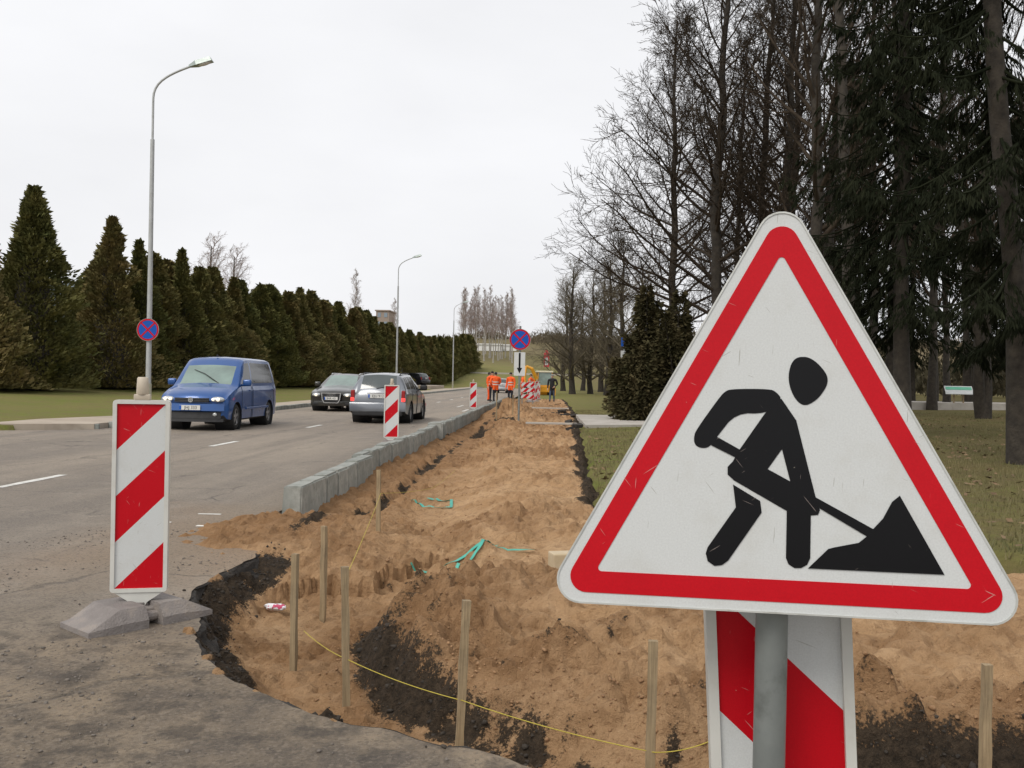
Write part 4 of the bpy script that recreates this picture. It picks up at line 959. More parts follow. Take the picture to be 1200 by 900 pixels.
def spruce(seed, H, Rb, zlow, step=.36, per=6, lean=(0, 0)):
    rs = np.random.RandomState(seed); trk = trunk_line(H, .2, 14, .12, rs, lean); Pt = trk[0][0]
    CV = []; BR = []
    z = zlow
    while z < H-.5:
        t = (z-zlow)/(H-zlow); l = Rb*(1-t)**.75*(.65+.35*sst(0, .15, t))
        for k in range(per):
            az = rs.rand()*2*PI; ll = l*rs.uniform(.6, 1.15); c0 = np.array([np.interp(z, Pt[:, 2], Pt[:, 0]), np.interp(z, Pt[:, 2], Pt[:, 1]), z+rs.uniform(-.15, .15)])
            o = np.array([math.cos(az), math.sin(az), 0]); s = np.linspace(0, 1, 9); dr = rs.uniform(.25, .55)
            line = c0+o*(s*ll)[:, None]+np.array([0, 0, 1])*(-dr*ll*np.sin(s*PI*.62)+.16*ll*s**3)[:, None]
            BR.append(line)
            side = np.array([-o[1], o[0], 0])
            m = int(7+ll*5); q = .12+.88*rs.rand(m); sg = rs.choice([-1, 1], m)
            base = np.stack([np.interp(q, s, line[:, i]) for i in range(3)], -1)
            tl = (.25+.38*ll*(1-q)*.8)*rs.uniform(.6, 1.2, m)
            td = norm(side*sg[:, None]*.8+o*.55+np.array([0, 0, -.45])+(rs.rand(m, 3)-.5)*.4)
            nc = 26; f = rs.rand(m, nc); Pp = base[:, None]+td[:, None]*(tl[:, None]*f)[..., None]; Pp[..., 2] -= .25*(f*tl[:, None])**1.5
            Dd = norm(td[:, None]*.45+np.array([0, 0, -.85])+(rs.rand(m, nc, 3)-.5)*.7)
            CV.append((Pp.reshape(-1, 3), Dd.reshape(-1, 3)))
        z += step*rs.uniform(.8, 1.2)
    P = np.concatenate([c[0] for c in CV]); D = np.concatenate([c[1] for c in CV]); n = len(P)
    W = norm(np.cross(D, norm(rs.rand(n, 3)-.5))); L = .09+.16*rs.rand(n)
    c = cards(P, D, W, L, .007+.010*rs.rand(n))
    B = np.stack(BR); br = tubes(B, np.repeat(np.linspace(.035, .008, 9)[None], len(B), 0), 4)
    print('spruce cards', n)
    mesh = fast_mesh('crown', *join([c, br]), 4); return fast_mesh('trunk', *tubes(*trk, 10), 4, True), mesh
SP1 = spruce(81, 19, 2.6, 2.6, .48, 5, lean=(-.085, 0)); SP2 = spruce(82, 21, 3.1, 3.2, .38, 6)
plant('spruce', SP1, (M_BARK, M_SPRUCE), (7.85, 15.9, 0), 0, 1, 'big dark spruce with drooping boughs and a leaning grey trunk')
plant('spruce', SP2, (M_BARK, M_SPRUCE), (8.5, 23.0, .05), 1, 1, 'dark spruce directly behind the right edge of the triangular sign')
for (x, y, rz, sc, ms) in [(18.5, 33, 2, .8, SP2)]:
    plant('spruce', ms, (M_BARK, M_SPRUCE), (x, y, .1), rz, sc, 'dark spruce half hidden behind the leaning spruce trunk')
for (x, y, rz, sc) in [(19, 60, 0, 1), (25, 66, 1, 1.05), (29, 60, 2, .95), (34, 66, 3, 1), (40, 70, 4, 1.1), (46, 64, 5, 1), (22, 75, 2, 1), (37, 82, 1, 1)]:
    plant('spruce', SP2, (M_BARK, M_SPRUCE), (x, y, .3), rz, sc, 'far dark spruce closing the view at the end of the park', 'far park spruces')
# birches and bare trees in the distance
birch = tree_meshes(bare_tree(91, 19, .17, [
    dict(m=34, t0=.34, t1=.98, ang=lambda t: .6, lenf=lambda L, t: 3.6*(1.15-t), K=5, up=.5, wob=.3, rr=.4),
    dict(m=8, t0=.15, t1=1, ang=.6, lenf=lambda L, t: L*.5, K=4, up=.1, wob=.4, rr=.5),
    dict(m=6, t0=.1, t1=1, ang=.6, lenf=lambda L, t: L*.6, K=3, up=-.2, wob=.4, rr=.6)], rmin=.015), 'birch')
gz = lambda x, y: float(ground_z(np.array([x]), np.array([y]))[0])
for i in range(24):
    px = 541+i*2.6+rs.uniform(-2, 2); y = rs.uniform(205, 250); x = (px-645)/1100*y
    plant('birch', birch, (M_BIRCH, M_BTWIG), (x, y, gz(x, y)-.1), rs.rand()*6, rs.uniform(.72, .95), 'slender pale birch in the distant grove beyond the hedge', 'birches of the distant grove')
pale = tuple(m_.copy() for m_ in bushy)
for m_ in pale: m_.materials.clear()
for (px, y, ms, sc, lab) in [(240, 80, pale, .95, 'bare treetop showing above the hedge left of its twin'), (268, 84, pale, .92, 'rounded bare treetop showing above the hedge right of its twin'), (412, 150, birch, .95, 'thin bare treetop above the middle of the hedge'), (459, 170, birch, .8, 'bare treetop beside the brown building top behind the hedge')]:
    x = (px-645)/1100*y; plant('bare_tree', ms, (M_BARKG, M_BTWIG), (x, y, .5), 1, sc, lab)
# scrub on the far hill
n = 60000; x = rs.uniform(-45, 300, n); y = rs.uniform(330, 520, n); zz = ground_z(x, y)
cl = vn(x/14, y/14, 1); k = cl > .42; x, y, zz, cl = x[k], y[k], zz[k], cl[k]; n = len(x); hgt = (cl-.36)*8*rs.rand(n)
P = np.stack([x, y, zz+hgt], -1); D = norm(np.stack([rs.rand(n)-.5, rs.rand(n)-.5, .4+rs.rand(n)], -1)); W = norm(np.cross(D, rs.rand(n, 3)-.5))
tag(link('distant_wood', fast_mesh('distant_wood', *cards(P, D, W, 1.0+1.0*rs.rand(n), .12+.16*rs.rand(n)), 4), mat('far_scrub', (.07, .055, .035), .95, c2=(.13, .105, .065), scale=.06)), 'brown leafless scrub covering the far hill', 'wood', kind='stuff')

n = 30000; x = rs.uniform(14, 110, n); y = rs.uniform(84, 118, n); cl = vn(x/6, y/6, 2); k = cl > .3; x, y, cl = x[k], y[k], cl[k]; n = len(x); hgt = (cl-.2)*9*rs.rand(n)
P = np.stack([x, y, ground_z(x, y)+hgt], -1); D = norm(np.stack([rs.rand(n)-.5, rs.rand(n)-.5, .3+rs.rand(n)], -1)); W = norm(np.cross(D, rs.rand(n, 3)-.5))
tag(link('park_thicket', fast_mesh('park_thicket', *cards(P, D, W, .5+.7*rs.rand(n), .08+.14*rs.rand(n)), 4), mat('thicket', (.035, .033, .02), .95, c2=(.085, .072, .045), scale=.3, spec=.1)), 'dark thicket closing the far end of the park', 'thicket', kind='stuff')

# ------------------------------------------------------------------ vehicles
def paint(name, c, metal=.25): 
    return mat(name, c, .32, metal, var=.05, scale=2, coat=.8, dirt=.25, dscale=2, dcol=tuple(x*.6+.04 for x in c))
M_GLASSD = mat('dark_car_glass', (.016, .02, .022), .06, var=.1, ior=1.6)
M_SCREEN = mat('windscreen_glass', (.15, .22, .19), .07, var=.3, scale=1.5, ior=2.1)
M_REARG = mat('rear_glass', (.035, .05, .048), .06, var=.3, scale=1.5, ior=1.9)
M_TYRE = mat('tyre', (.014, .014, .014), .8, var=.2)
M_ALLOY = mat('alloy_wheel', (.45, .45, .46), .35, .8, var=.1, dirt=.3)
M_TRIM = mat('black_trim', (.014, .014, .015), .6, var=.2)
M_HEAD = mat('lit_headlamp', (.8, .8, .75), .2, emit=(1, .84, .62), es=.8)
M_HEADOFF = mat('headlamp_glass', (.5, .52, .52), .12, .3)
M_TAIL = mat('tail_lamp', (.28, .012, .012), .2)
M_BRAKE = mat('lit_brake_lamp', (.6, .02, .02), .2, emit=(1, .06, .05), es=1.3)
M_PLATE = mat('number_plate', (.66, .66, .63), .4, var=.05)
M_CHROME = mat('chrome', (.6, .6, .6), .2, .95)
def pchip(x, Y, xi):
    h = np.diff(x); d = np.diff(Y, axis=0)/h[:, None]; m = np.zeros_like(Y)
    s = d[:-1]*d[1:]; w1 = (2*h[1:]+h[:-1])[:, None]; w2 = (h[1:]+2*h[:-1])[:, None]
    with np.errstate(divide='ignore', invalid='ignore'): hm = (w1+w2)/(w1/d[:-1]+w2/d[1:])
    m[1:-1] = np.where(s > 0, hm, 0); m[0] = d[0]; m[-1] = d[-1]
    i = np.clip(np.searchsorted(x, xi, side='right')-1, 0, len(x)-2); t = ((xi-x[i])/h[i])[:, None]; H = h[i][:, None]
    return (2*t**3-3*t**2+1)*Y[i]+(t**3-2*t**2+t)*H*m[i]+(-2*t**3+3*t**2)*Y[i+1]+(t**3-t**2)*H*m[i+1]
def car(name, loc, rz, label, st, wheels, rw, side, screen, rear, doors, body_m, plates=True, group=None, rim_spokes=5, track=None, curve=(.22, .12)):
    """st rows: xb, xt, zb, zs, zt, w, wt, crown ; x forward"""
    root = empty(name, loc, rz, label, 'van' if 'van' in name else 'car', group)
    A = np.array(st, float); par = np.concatenate([[0], np.cumsum(np.maximum(np.abs(np.diff(A[:, 0])), .06))])
    us = []; si = []
    for i in range(len(A)-1):
        n = max(2, int((par[i+1]-par[i])/.055)); us += list(par[i]+(par[i+1]-par[i])*np.arange(n)/n); si += [i]*n
    us.append(par[-1]); G = pchip(par, A, np.array(us)); NV = [2, 5, 7, 3, 9, 3, 8]
    half = []; 
    for xb, xt, zb, zs, zt, w, wt, cr in G:
        c = [(xb, w*.86, zb), (xb, w*.965, zb+.05), (xb, w*.995, zb+(zs-zb)*.42), (xb, w*.99, zs-.1), (xb+(xt-xb)*.02, w*.955, zs), (xt, wt+.01, zt-.045), (xt, wt*.86, zt), (xt, 0, zt+cr)]
        row = []
        for j in range(7):
            for k in range(NV[j]):
                t = k/NV[j]; row.append([c[j][q]+(c[j+1][q]-c[j][q])*t for q in range(3)])
                if j == 6: row[-1][2] = c[6][2]+cr*math.sin(t*PI/2)
                if j == 4: row[-1][1] += .018*math.sin(t*PI)
        row.append(list(c[7])); half.append(row)
    H = np.array(half); sv = sum([[j]*NV[j] for j in range(7)], [])
    # plan curvature at nose and tail
    W = A[:, 5].max(); fr = A[0, 0]; rr_ = A[-1, 0]
    yn = (H[..., 1]/W)**2
    H[..., 0] -= curve[0]*yn*sst(fr-1.3, fr, H[..., 0]); H[..., 0] += curve[1]*yn*sst(rr_+.7, rr_, H[..., 0])
    nu, nv = H.shape[:2]
    Ra = rw+.055; low = np.array([j <= 3 for j in sv]+[False])
    inside = np.zeros((nu, nv), bool)
    for xw in wheels:
        dx = H[..., 0]-xw; dz = H[..., 2]-rw; d = np.hypot(dx, dz); ins = (d < Ra) & low[None, :]; inside |= ins
    H2 = H.copy()
    for xw in wheels:
        dx = H[..., 0]-xw; dz = H[..., 2]-rw; d = np.hypot(dx, dz)+1e-6; ins = (d < Ra) & low[None, :]
        H2[..., 0] = np.where(ins, xw+dx*Ra/d, H2[..., 0]); H2[..., 2] = np.where(ins, rw+dz*Ra/d, H2[..., 2])
    groups = {}
    for s in (1, -1):
        for i in range(nu-1):
            for j in range(nv-1):
                if inside[i, j] and inside[i+1, j] and inside[i, j+1] and inside[i+1, j+1]: continue
                a, b = si[i], sv[j]; jj = j-sum(NV[:b]); key = 'body'
                if b == 4 and a in side and 1 <= jj < NV[4]-1: key = ('side_window', a, s)
                elif a == screen and b == 6: key = ('windscreen',)
                elif a == rear and b == 6: key = ('rear_window',)
                elif b in (1, 2, 3) and a in doors: key = ('door', doors[a], s)
                elif b == 0: key = ('sill',)
                groups.setdefault(key, []).append((s, i, j))
    mats_ = {'body': body_m, 'side_window': M_GLASSD, 'windscreen': M_SCREEN, 'rear_window': M_REARG, 'door': body_m, 'sill': M_TRIM}
    done = {}
    for key, cells in groups.items():
        kind = key if isinstance(key, str) else key[0]; mb = MB(); ids = {}
        def vid(s, i, j):
            k = (s if j < nv-1 else 0, i, j)
            if k not in ids: ids[k] = len(mb.v); p = H2[i, j]; mb.v.append((p[0], p[1]*s, p[2]))
            return ids[k]
        for s, i, j in cells:
            q = [vid(s, i, j), vid(s, i+1, j), vid(s, i+1, j+1), vid(s, i, j+1)]; q = [x for n_, x in enumerate(q) if x not in q[:n_]]
            if len(q) > 2: mb.f.append(q); mb.m.append(0)
        if kind == 'body':
            for e in (0, nu-1):   # nose and tail caps
                ring_ = [vid(1, e, j) for j in range(nv)]+[vid(-1, e, j) for j in range(nv-2, -1, -1)]; mb.f.append(ring_); mb.m.append(0)
        done[key] = mb.build(kind, mats_[kind], root, angle=38)
    # seams, handles
    for a, nm in doors.items():
        for s in (1, -1):
            i = si.index(a); mb = MB()
            for ii in (i, i+si.count(a)):
                pth = [tuple(H2[ii, j]*np.array([1, s, 1])+np.array([0, s*.002, 0])) for j in range(sum(NV[:1]), sum(NV[:4])+1) if not inside[ii, j]]
                if len(pth) > 1: mb.tube(pth, .006, 4)
            d_ = done.get(('door', nm, s)); 
            if d_ is None: continue
            mb.build('seam', M_TRIM, d_)
            xh = G[i+si.count(a)-2][0]+.06; zs = G[i][3]; w = G[i][5]
            MB().box((xh, s*(w+.008), zs-.1), (.18, .03, .03), bev=.008).build('handle', body_m, d_)
    # underbody and wheel wells
    zb = A[:, 2].min(); MB().box(((fr+rr_)/2, 0, zb+.12), ((fr-rr_)*.9, W*1.25, .22)).build('underbody', M_TRIM, root)
    tr = track or W-.13
    for xw in wheels:
        for s in (1, -1):
            m2 = MB(Matrix.Translation((xw, s*tr, rw))); m2.lathe([(Ra+.01, .125*s), (Ra+.01, -.35*s), (0, -.35*s)], 24, axis='y'); m2.build('wheel_well', M_TRIM, root)
            wh = empty('wheel', (xw, s*tr, rw)); wh.parent = root
            t = .1; pr = [(rw*.64, -t), (rw*.9, -t), (rw*.985, -t*.75), (rw, -t*.3), (rw, t*.3), (rw*.985, t*.75), (rw*.9, t), (rw*.64, t)]
            MB().lathe(pr, 28, axis='y').build('tyre', M_TYRE, wh, angle=50)
            r = MB(); r.lathe([(rw*.66, -t*.9), (rw*.66, s*t*.8), (rw*.60, s*t*.85), (rw*.56, s*t*.3), (0, s*t*.2)], 28, axis='y')
            r.build('rim', M_RIMD, wh, angle=40)
            sp = MB()
            for k in range(rim_spokes):
                sp.box((0, s*t*.62, rw*.33), (rw*.19, .035, rw*.58), M=Matrix.Rotation(2*PI*k/rim_spokes, 4, 'Y'))
            sp.lathe([(rw*.16, s*t*.4), (rw*.16, s*t*.85), (0, s*t*.9)], 14, axis='y'); sp.lathe([(rw*.66, s*t*.8), (rw*.66, s*t*.93), (rw*.58, s*t*.93), (rw*.58, s*t*.7)], 28, axis='y')
            sp.build('spoke', M_ALLOY, wh)
    root['W'] = W
    return root, G, A
M_RIMD = mat('dark_rim_metal', (.10, .10, .105), .5, .6)  # dark metal of the rim dish behind the spokes
def plate(parent, x, z, txt, front=True, w=.52, h=.115, y=0):
    s = 1 if front else -1
    p = MB().box((x, y, z), (.014, w, h), bev=.004).build('number_plate', M_PLATE, parent)
    MB().box((x+s*.004, y-s*(w/2-.024), z), (.012, .045, h-.01)).build('blue_band', M_BLUE, p)
    me = text_mesh(txt, h*.92); o = link('lettering', me, M_BLACK, p)
    o.rotation_euler = (PI/2, 0, PI/2 if front else -PI/2); o.location = (x+s*.009, y+s*.022, z); return p
def blob(parent, name, m, c, r, **k): 
    return MB().ball(c, r, seg=16, rings=10).build(name, m, parent, smooth=True)
def mirrors(root, x, y, z, m):
    for s in (1, -1):
        mb = MB(); mb.box((x, s*(y+.1), z+.06), (.11, .22, .17), bev=.045); mb.box((x, s*(y+.0), z), (.05, .1, .05)); mb.build('mirror', m, root, smooth=True)
def curve_x(x, y, W, c=.22): return x-c*(y/W)**2

# blue van: tall body, lit headlamps, round emblem
BLUE = paint('blue_paint', (.009, .072, .26), .3)
ST_VAN = [(2.42, 2.38, .34, .70, .735, .80, .66, .02), (2.36, 2.28, .24, .80, .86, .875, .74, .03), (2.0, 1.92, .22, .93, 1.0, .895, .78, .035), (1.42, 1.38, .22, 1.05, 1.13, .90, .78, .035),
          (1.16, .80, .22, 1.075, 1.60, .90, .74, .03), (1.10, .50, .22, 1.08, 1.79, .90, .72, .03), (.22, .18, .22, 1.09, 1.82, .90, .725, .03), (.12, .09, .22, 1.09, 1.825, .90, .725, .03), (-1.98, -1.82, .22, 1.10, 1.81, .895, .715, .03), (-2.26, -2.06, .24, 1.10, 1.78, .885, .70, .03), (-2.40, -2.22, .26, 1.08, 1.70, .87, .66, .03), (-2.44, -2.36, .34, 1.0, 1.5, .83, .6, .02)]
van, G, A = car('blue_van', (-8.48, 23.95, 0), -PI/2, 'shiny blue van with lit headlamps driving past the striped beacon', ST_VAN, (1.50, -1.50), .325, {5, 7}, 3, -1, {5: 'front', 7: 'rear'}, BLUE)
def van_face(root, body, lit=True, txt=None):
    W = .9
    g = MB(); 
    def strip(z0, z1, y1, x, dx=.012, n=10):
        vs = []; 
        for k in range(n+1):
            y = -y1+2*y1*k/n; xx = curve_x(x, y, W)
            vs += [(xx+dx, y, z0), (xx+dx-.02*(z1-z0)/.1, y, z1), (xx-.1, y, z0), (xx-.1, y, z1)]
        fs = [(4*k, 4*k+4, 4*k+5, 4*k+1) for k in range(n)]+[(4*k+1, 4*k+5, 4*k+7, 4*k+3) for k in range(n)]+[(4*k, 4*k+2, 4*k+6, 4*k+4) for k in range(n)]+[(0, 1, 3, 2), (4*n, 4*n+2, 4*n+3, 4*n+1)]
        return vs, fs
    MB().add(*strip(.70, .80, .43, 2.415)).build('grille', M_TRIM, root)
    MB().add(*strip(.49, .66, .80, 2.43, .03)).build('bumper', body, root, angle=40)
    MB().add(*strip(.30, .46, .72, 2.415, .02)).build('lower_grille', M_TRIM, root)
    MB().add(*strip(.22, .30, .78, 2.41, .03)).build('lower_lip', body if False else M_TRIM, root)
    for s in (1, -1):
        h = MB(); x = curve_x(2.40, .62, W)
        h.ball((x-.05, s*.63, .765), (.14, .17, .072), seg=18, rings=10, M=Matrix.Rotation(0, 4, 'Z')); hl = h.build('headlight', M_HEADOFF, root, smooth=True)
        if lit:
            for dy, rr3 in ((.07, .045), (-.06, .038)): blob(hl, 'lit_lamp', M_HEAD, (x+.055-.05*abs(dy), s*(.60+dy*.9), .768), (.05, rr3*1.2, rr3))
        blob(root, 'fog_lamp', M_HEADOFF, (curve_x(2.42, .58, W), s*.58, .40), (.03, .055, .045))
    e = MB(Matrix.Translation((2.43, 0, .755))); e.lathe([(0, -.005), (.058, -.005), (.062, .0), (.062, .012), (0, .012)], 24, M=e.M @ Matrix.Rotation(PI/2, 4, 'Y')); em = e.build('emblem', M_CHROME, root)
    l = MB(Matrix.Translation((2.4445, 0, .755)))
    for pts in ([(-.024, .042), (0, .006), (.024, .042)], [(-.045, .02), (-.022, -.038), (0, -.004), (.022, -.038), (.045, .02)]):
        l.tube([(0, a, b) for a, b in pts], .0045, 6)
    l.build('emblem_letter', M_TRIM, em)
    for zz in (.73, .775):
        MB().tube([(curve_x(2.43, y_, W), y_, zz) for y_ in np.linspace(-.42, .42, 9)], .006, 5).build('grille_slat', M_TRIM, root)
    # wiper across the windscreen
    MB().tube([(1.36, .35, 1.16), (1.12, -.1, 1.40), (.98, -.42, 1.50)], [.012, .01, .008], 6).build('wiper', M_TRIM, root)
    if txt: plate(root, 2.475, .565, txt)
van_face(van, BLUE, True, 'JHJ 333'); van.scale = (.87, .95, .97)
mirrors(van, 1.02, .90, 1.12, BLUE)
blob(van, 'aerial_base', M_TRIM, (.42, 0, 1.875), (.05, .025, .03)); 
for s in (1, -1): MB().box((-.3, s*.903, .52), (2.1, .02, .06), bev=.008).build('side_moulding', BLUE, van)
MB().add([(1.04, -.62, 1.50), (1.04, .1, 1.50), (.79, .1, 1.69), (.79, -.62, 1.69)], [(0, 1, 2, 3)]) if False else None

# estates
def st_estate(L=1.0, hgt=1.0):
    return [(2.24*L, 2.22*L, .30, .62, .655, .74, .58, .02), (2.17*L, 2.10*L, .22, .70, .755, .83, .66, .03), (1.75*L, 1.70*L, .2, .79, .85, .855, .70, .04), (1.02*L, 1.0*L, .2, .89, .955, .865, .71, .045),
     (.74*L, .16*L, .2, .92, 1.375*hgt, .865, .605, .035), (-.12*L, -.17*L, .2, .94, 1.435*hgt, .865, .61, .03), (-.22*L, -.25*L, .2, .94, 1.437*hgt, .865, .61, .03), (-1.10*L, -1.07*L, .2, .955, 1.43*hgt, .86, .60, .03),
     (-1.20*L, -1.16*L, .2, .955, 1.427*hgt, .86, .60, .03), (-1.86*L, -1.68*L, .22, .96, 1.395*hgt, .85, .585, .03), (-2.02*L, -1.83*L, .24, .96, 1.365*hgt, .84, .57, .03), (-2.16*L, -2.11*L, .27, .94, 1.0, .83, .62, .03), (-2.21*L, -2.19*L, .30, .84, .88, .82, .66, .02), (-2.26*L, -2.25*L, .34, .62, .66, .79, .66, .01)]
SILVER = paint('silver_blue_paint', (.185, .20, .222), .45)
sw, G, A = car('silver_estate_car', (-5.0, 29.3, 0), PI/2, 'silver blue estate car driving away with red brake lamps lit', st_estate(1.02, 1.02), (1.36, -1.30), .305, {4, 6, 8}, 3, 10, {4: 'front', 6: 'rear'}, SILVER, curve=(.2, .10))
def estate_tail(root, body, L, txt, lit=True):
    xr = -2.26*L
    for s in (1, -1):
        mb = MB(); mb.box((xr+.15, s*.738, .80), (.15, .11, .34), bev=.03); t = mb.build('tail_light', M_TAIL, root, smooth=False)
        if lit: MB().box((xr+.146, s*.742, .70), (.155, .112, .12), bev=.03).build('brake_lamp', M_BRAKE, t)
    mb = MB(); n = 12; vs = []
    for k in range(n+1):
        y = -.82+1.64*k/n; xx = xr+.12*(y/.86)**2-.05
        vs += [(xx, y, .36), (xx-.02, y, .56), (xx+.01, y, .61), (xx+.2, y, .61), (xx+.2, y, .36)]
    mb.add(vs, [(5*k+i, 5*k+5+i, 5*k+5+(i+1) % 5, 5*k+(i+1) % 5) for k in range(n) for i in range(5)]+[tuple(range(5)), tuple(5*n+i for i in range(5))]); mb.build('bumper', body, root, angle=45)
    MB().box((xr+.02, 0, .30), (.12, 1.45, .14), bev=.03).build('lower_bumper', M_TRIM, root)
    plate(root, xr-.01, .80, txt, False)
    MB().box((xr-.008, 0, .885), (.03, .6, .035), bev=.01).build('handle_strip', M_CHROME, root)
    MB().tube([(xr+.13, .05, 1.02), (xr+.17, -.15, 1.06), (xr+.17, -.45, 1.05)], .011, 6).build('wiper', M_TRIM, root)
    MB().tube([(xr+.05, -.5, .24), (xr-.06, -.5, .24)], .035, 10).build('exhaust', M_STEEL, root)
def rails(root, L, m, z=1.475):
    for s in (1, -1):
        MB().tube([(.05*L, s*.56, z-.05), (-.1*L, s*.57, z), (-1.5*L, s*.55, z-.005), (-1.66*L, s*.54, z-.07)], .018, 8).build('roof_rail', m, root)
def estate_face(root, body, L, txt, lit=True, shield=False):
    xf = 2.24*L; W = .865
    for s in (1, -1):
        mb = MB(); mb.ball((curve_x(xf, .62, W)-.02, s*.60, .63), (.14, .18, .075), seg=18, rings=10); mb.build('headlight', M_HEADOFF, root, smooth=True)
        if lit: blob(root, 'lit_lamp', M_HEAD, (curve_x(xf, .6, W)+.075, s*.60, .63), (.05, .07, .05))
    if shield:
        pl = [(-.36, .70), (.36, .70), (.33, .46), (.26, .34), (-.26, .34), (-.33, .46)]
        Mx = Matrix.Translation((xf+.01, 0, 0)) @ Matrix.Rotation(PI/2, 4, 'Z')
        mb = MB(Mx); mb.prism(pl, -.05, .1); g = mb.build('grille', M_TRIM, root)
        mb = MB(Mx); ring(mb, [(a*1.06, (b-.52)*1.08+.52) for a, b in pl], [(a*.96, (b-.52)*.95+.52) for a, b in pl], -.062, -.03); mb.build('grille_frame', M_CHROME, g)
        mb = MB()
        for k in range(4): mb.tube([(xf+.066, -.105+.07*k+.045*math.cos(q), .635+.045*math.sin(q)) for q in np.linspace(0, 2*PI, 17)], .006, 5)
        mb.build('ring_emblem', M_CHROME, g)
        plate(root, xf+.075, .505, txt)
    else:
        MB().box((xf-.01, 0, .62), (.08, .7, .09), bev=.02).build('grille', M_TRIM, root); plate(root, xf+.06, .48, txt)
    mb = MB(); n = 12; vs = []
    for k in range(n+1):
        y = -.84+1.68*k/n; xx = curve_x(xf+.04, y, W, .24)
        vs += [(xx-.02, y, .22), (xx, y, .34), (xx-.01, y, .52 if not shield else .40), (xx-.2, y, .52 if not shield else .40), (xx-.2, y, .22)]
    mb.add(vs, [(5*k+i, 5*k+5+i, 5*k+5+(i+1) % 5, 5*k+(i+1) % 5) for k in range(n) for i in range(5)]+[tuple(range(5)), tuple(5*n+i for i in range(5))]); mb.build('bumper', body, root, angle=45)
    for s in (1, -1): MB().box((curve_x(xf+.03, .6, W), s*.58, .30), (.05, .34, .09), bev=.02).build('air_intake', M_TRIM, root)
estate_tail(sw, SILVER, 1.02, 'EJU 912'); rails(sw, 1.02, M_TRIM); mirrors(sw, .62, .85, .98, M_TRIM); estate_face(sw, SILVER, 1.02, 'EJU 912', False)
DARK = paint('dark_olive_paint', (.035, .033, .028), .4)
au, G, A = car('dark_estate_car', (-8.35, 38.0, 0), -PI/2, 'dark estate car with shield grille and lit headlamps coming behind the blue van', [[r[0], r[1], *r[2:5], r[5]*1.05, r[6]*1.06, r[7]] for r in st_estate(1.09, 1.0)], (1.46, -1.42), .325, {4, 6, 8}, 3, 10, {4: 'front', 6: 'rear'}, DARK, curve=(.2, .1))
estate_face(au, DARK, 1.09, 'BAR 421', True, True); rails(au, 1.09, M_CHROME, 1.47); mirrors(au, .66, .89, .98, DARK); estate_tail(au, DARK, 1.09, 'BAR 421', False)
BLACK = paint('black_paint', (.012, .012, .018), .2)
def parked(loc, rz, label, m, L=.98, name='parked_car', lit=False):
    c, G, A = car(name, loc, rz, label, st_estate(L, 1.0), (1.3, -1.27), .31, {4, 6, 8}, 3, 10, {4: 'front', 6: 'rear'}, m)
    estate_face(c, m, L, 'HKL 208', lit); estate_tail(c, m, L, 'HKL 208', False); mirrors(c, .6, .85, .98, m); return c
parked((-16.6, 112, .5), R(148), 'black car parked on the side drive by the hedge', BLACK, name='black_car')
parked((-8.6, 52, 0), -PI/2, 'dark car hidden behind the two estate cars, only its roof showing', paint('graphite_paint', (.03, .03, .035), .4), name='graphite_car', lit=True)
parked((-4.9, 96, 0), PI/2, 'pale grey car on the road beyond the orange workers', paint('pale_grey_paint', (.4, .41, .42), .3), name='pale_car')
wv, G, A = car('white_van', (-18.2, 109, .5), -PI/2, 'white van with blue tinted windscreen parked on the drive beside the black car', [[r[0], r[1], r[2], r[3]*1.08, r[4]*(1.13 if r[4] > 1.3 else 1.08), *r[5:]] for r in ST_VAN], (1.5, -1.5), .33, {5}, 3, -1, {5: 'front'}, paint('white_paint', (.62, .63, .64), 0))
for ch in wv.children:
    if ch.name.startswith('windscreen'): ch.data.materials[0] = mat('blue_tinted_glass', (.06, .18, .34), .1, ior=1.8)
van_face(wv, M_TRIM, False, 'KTR 557')

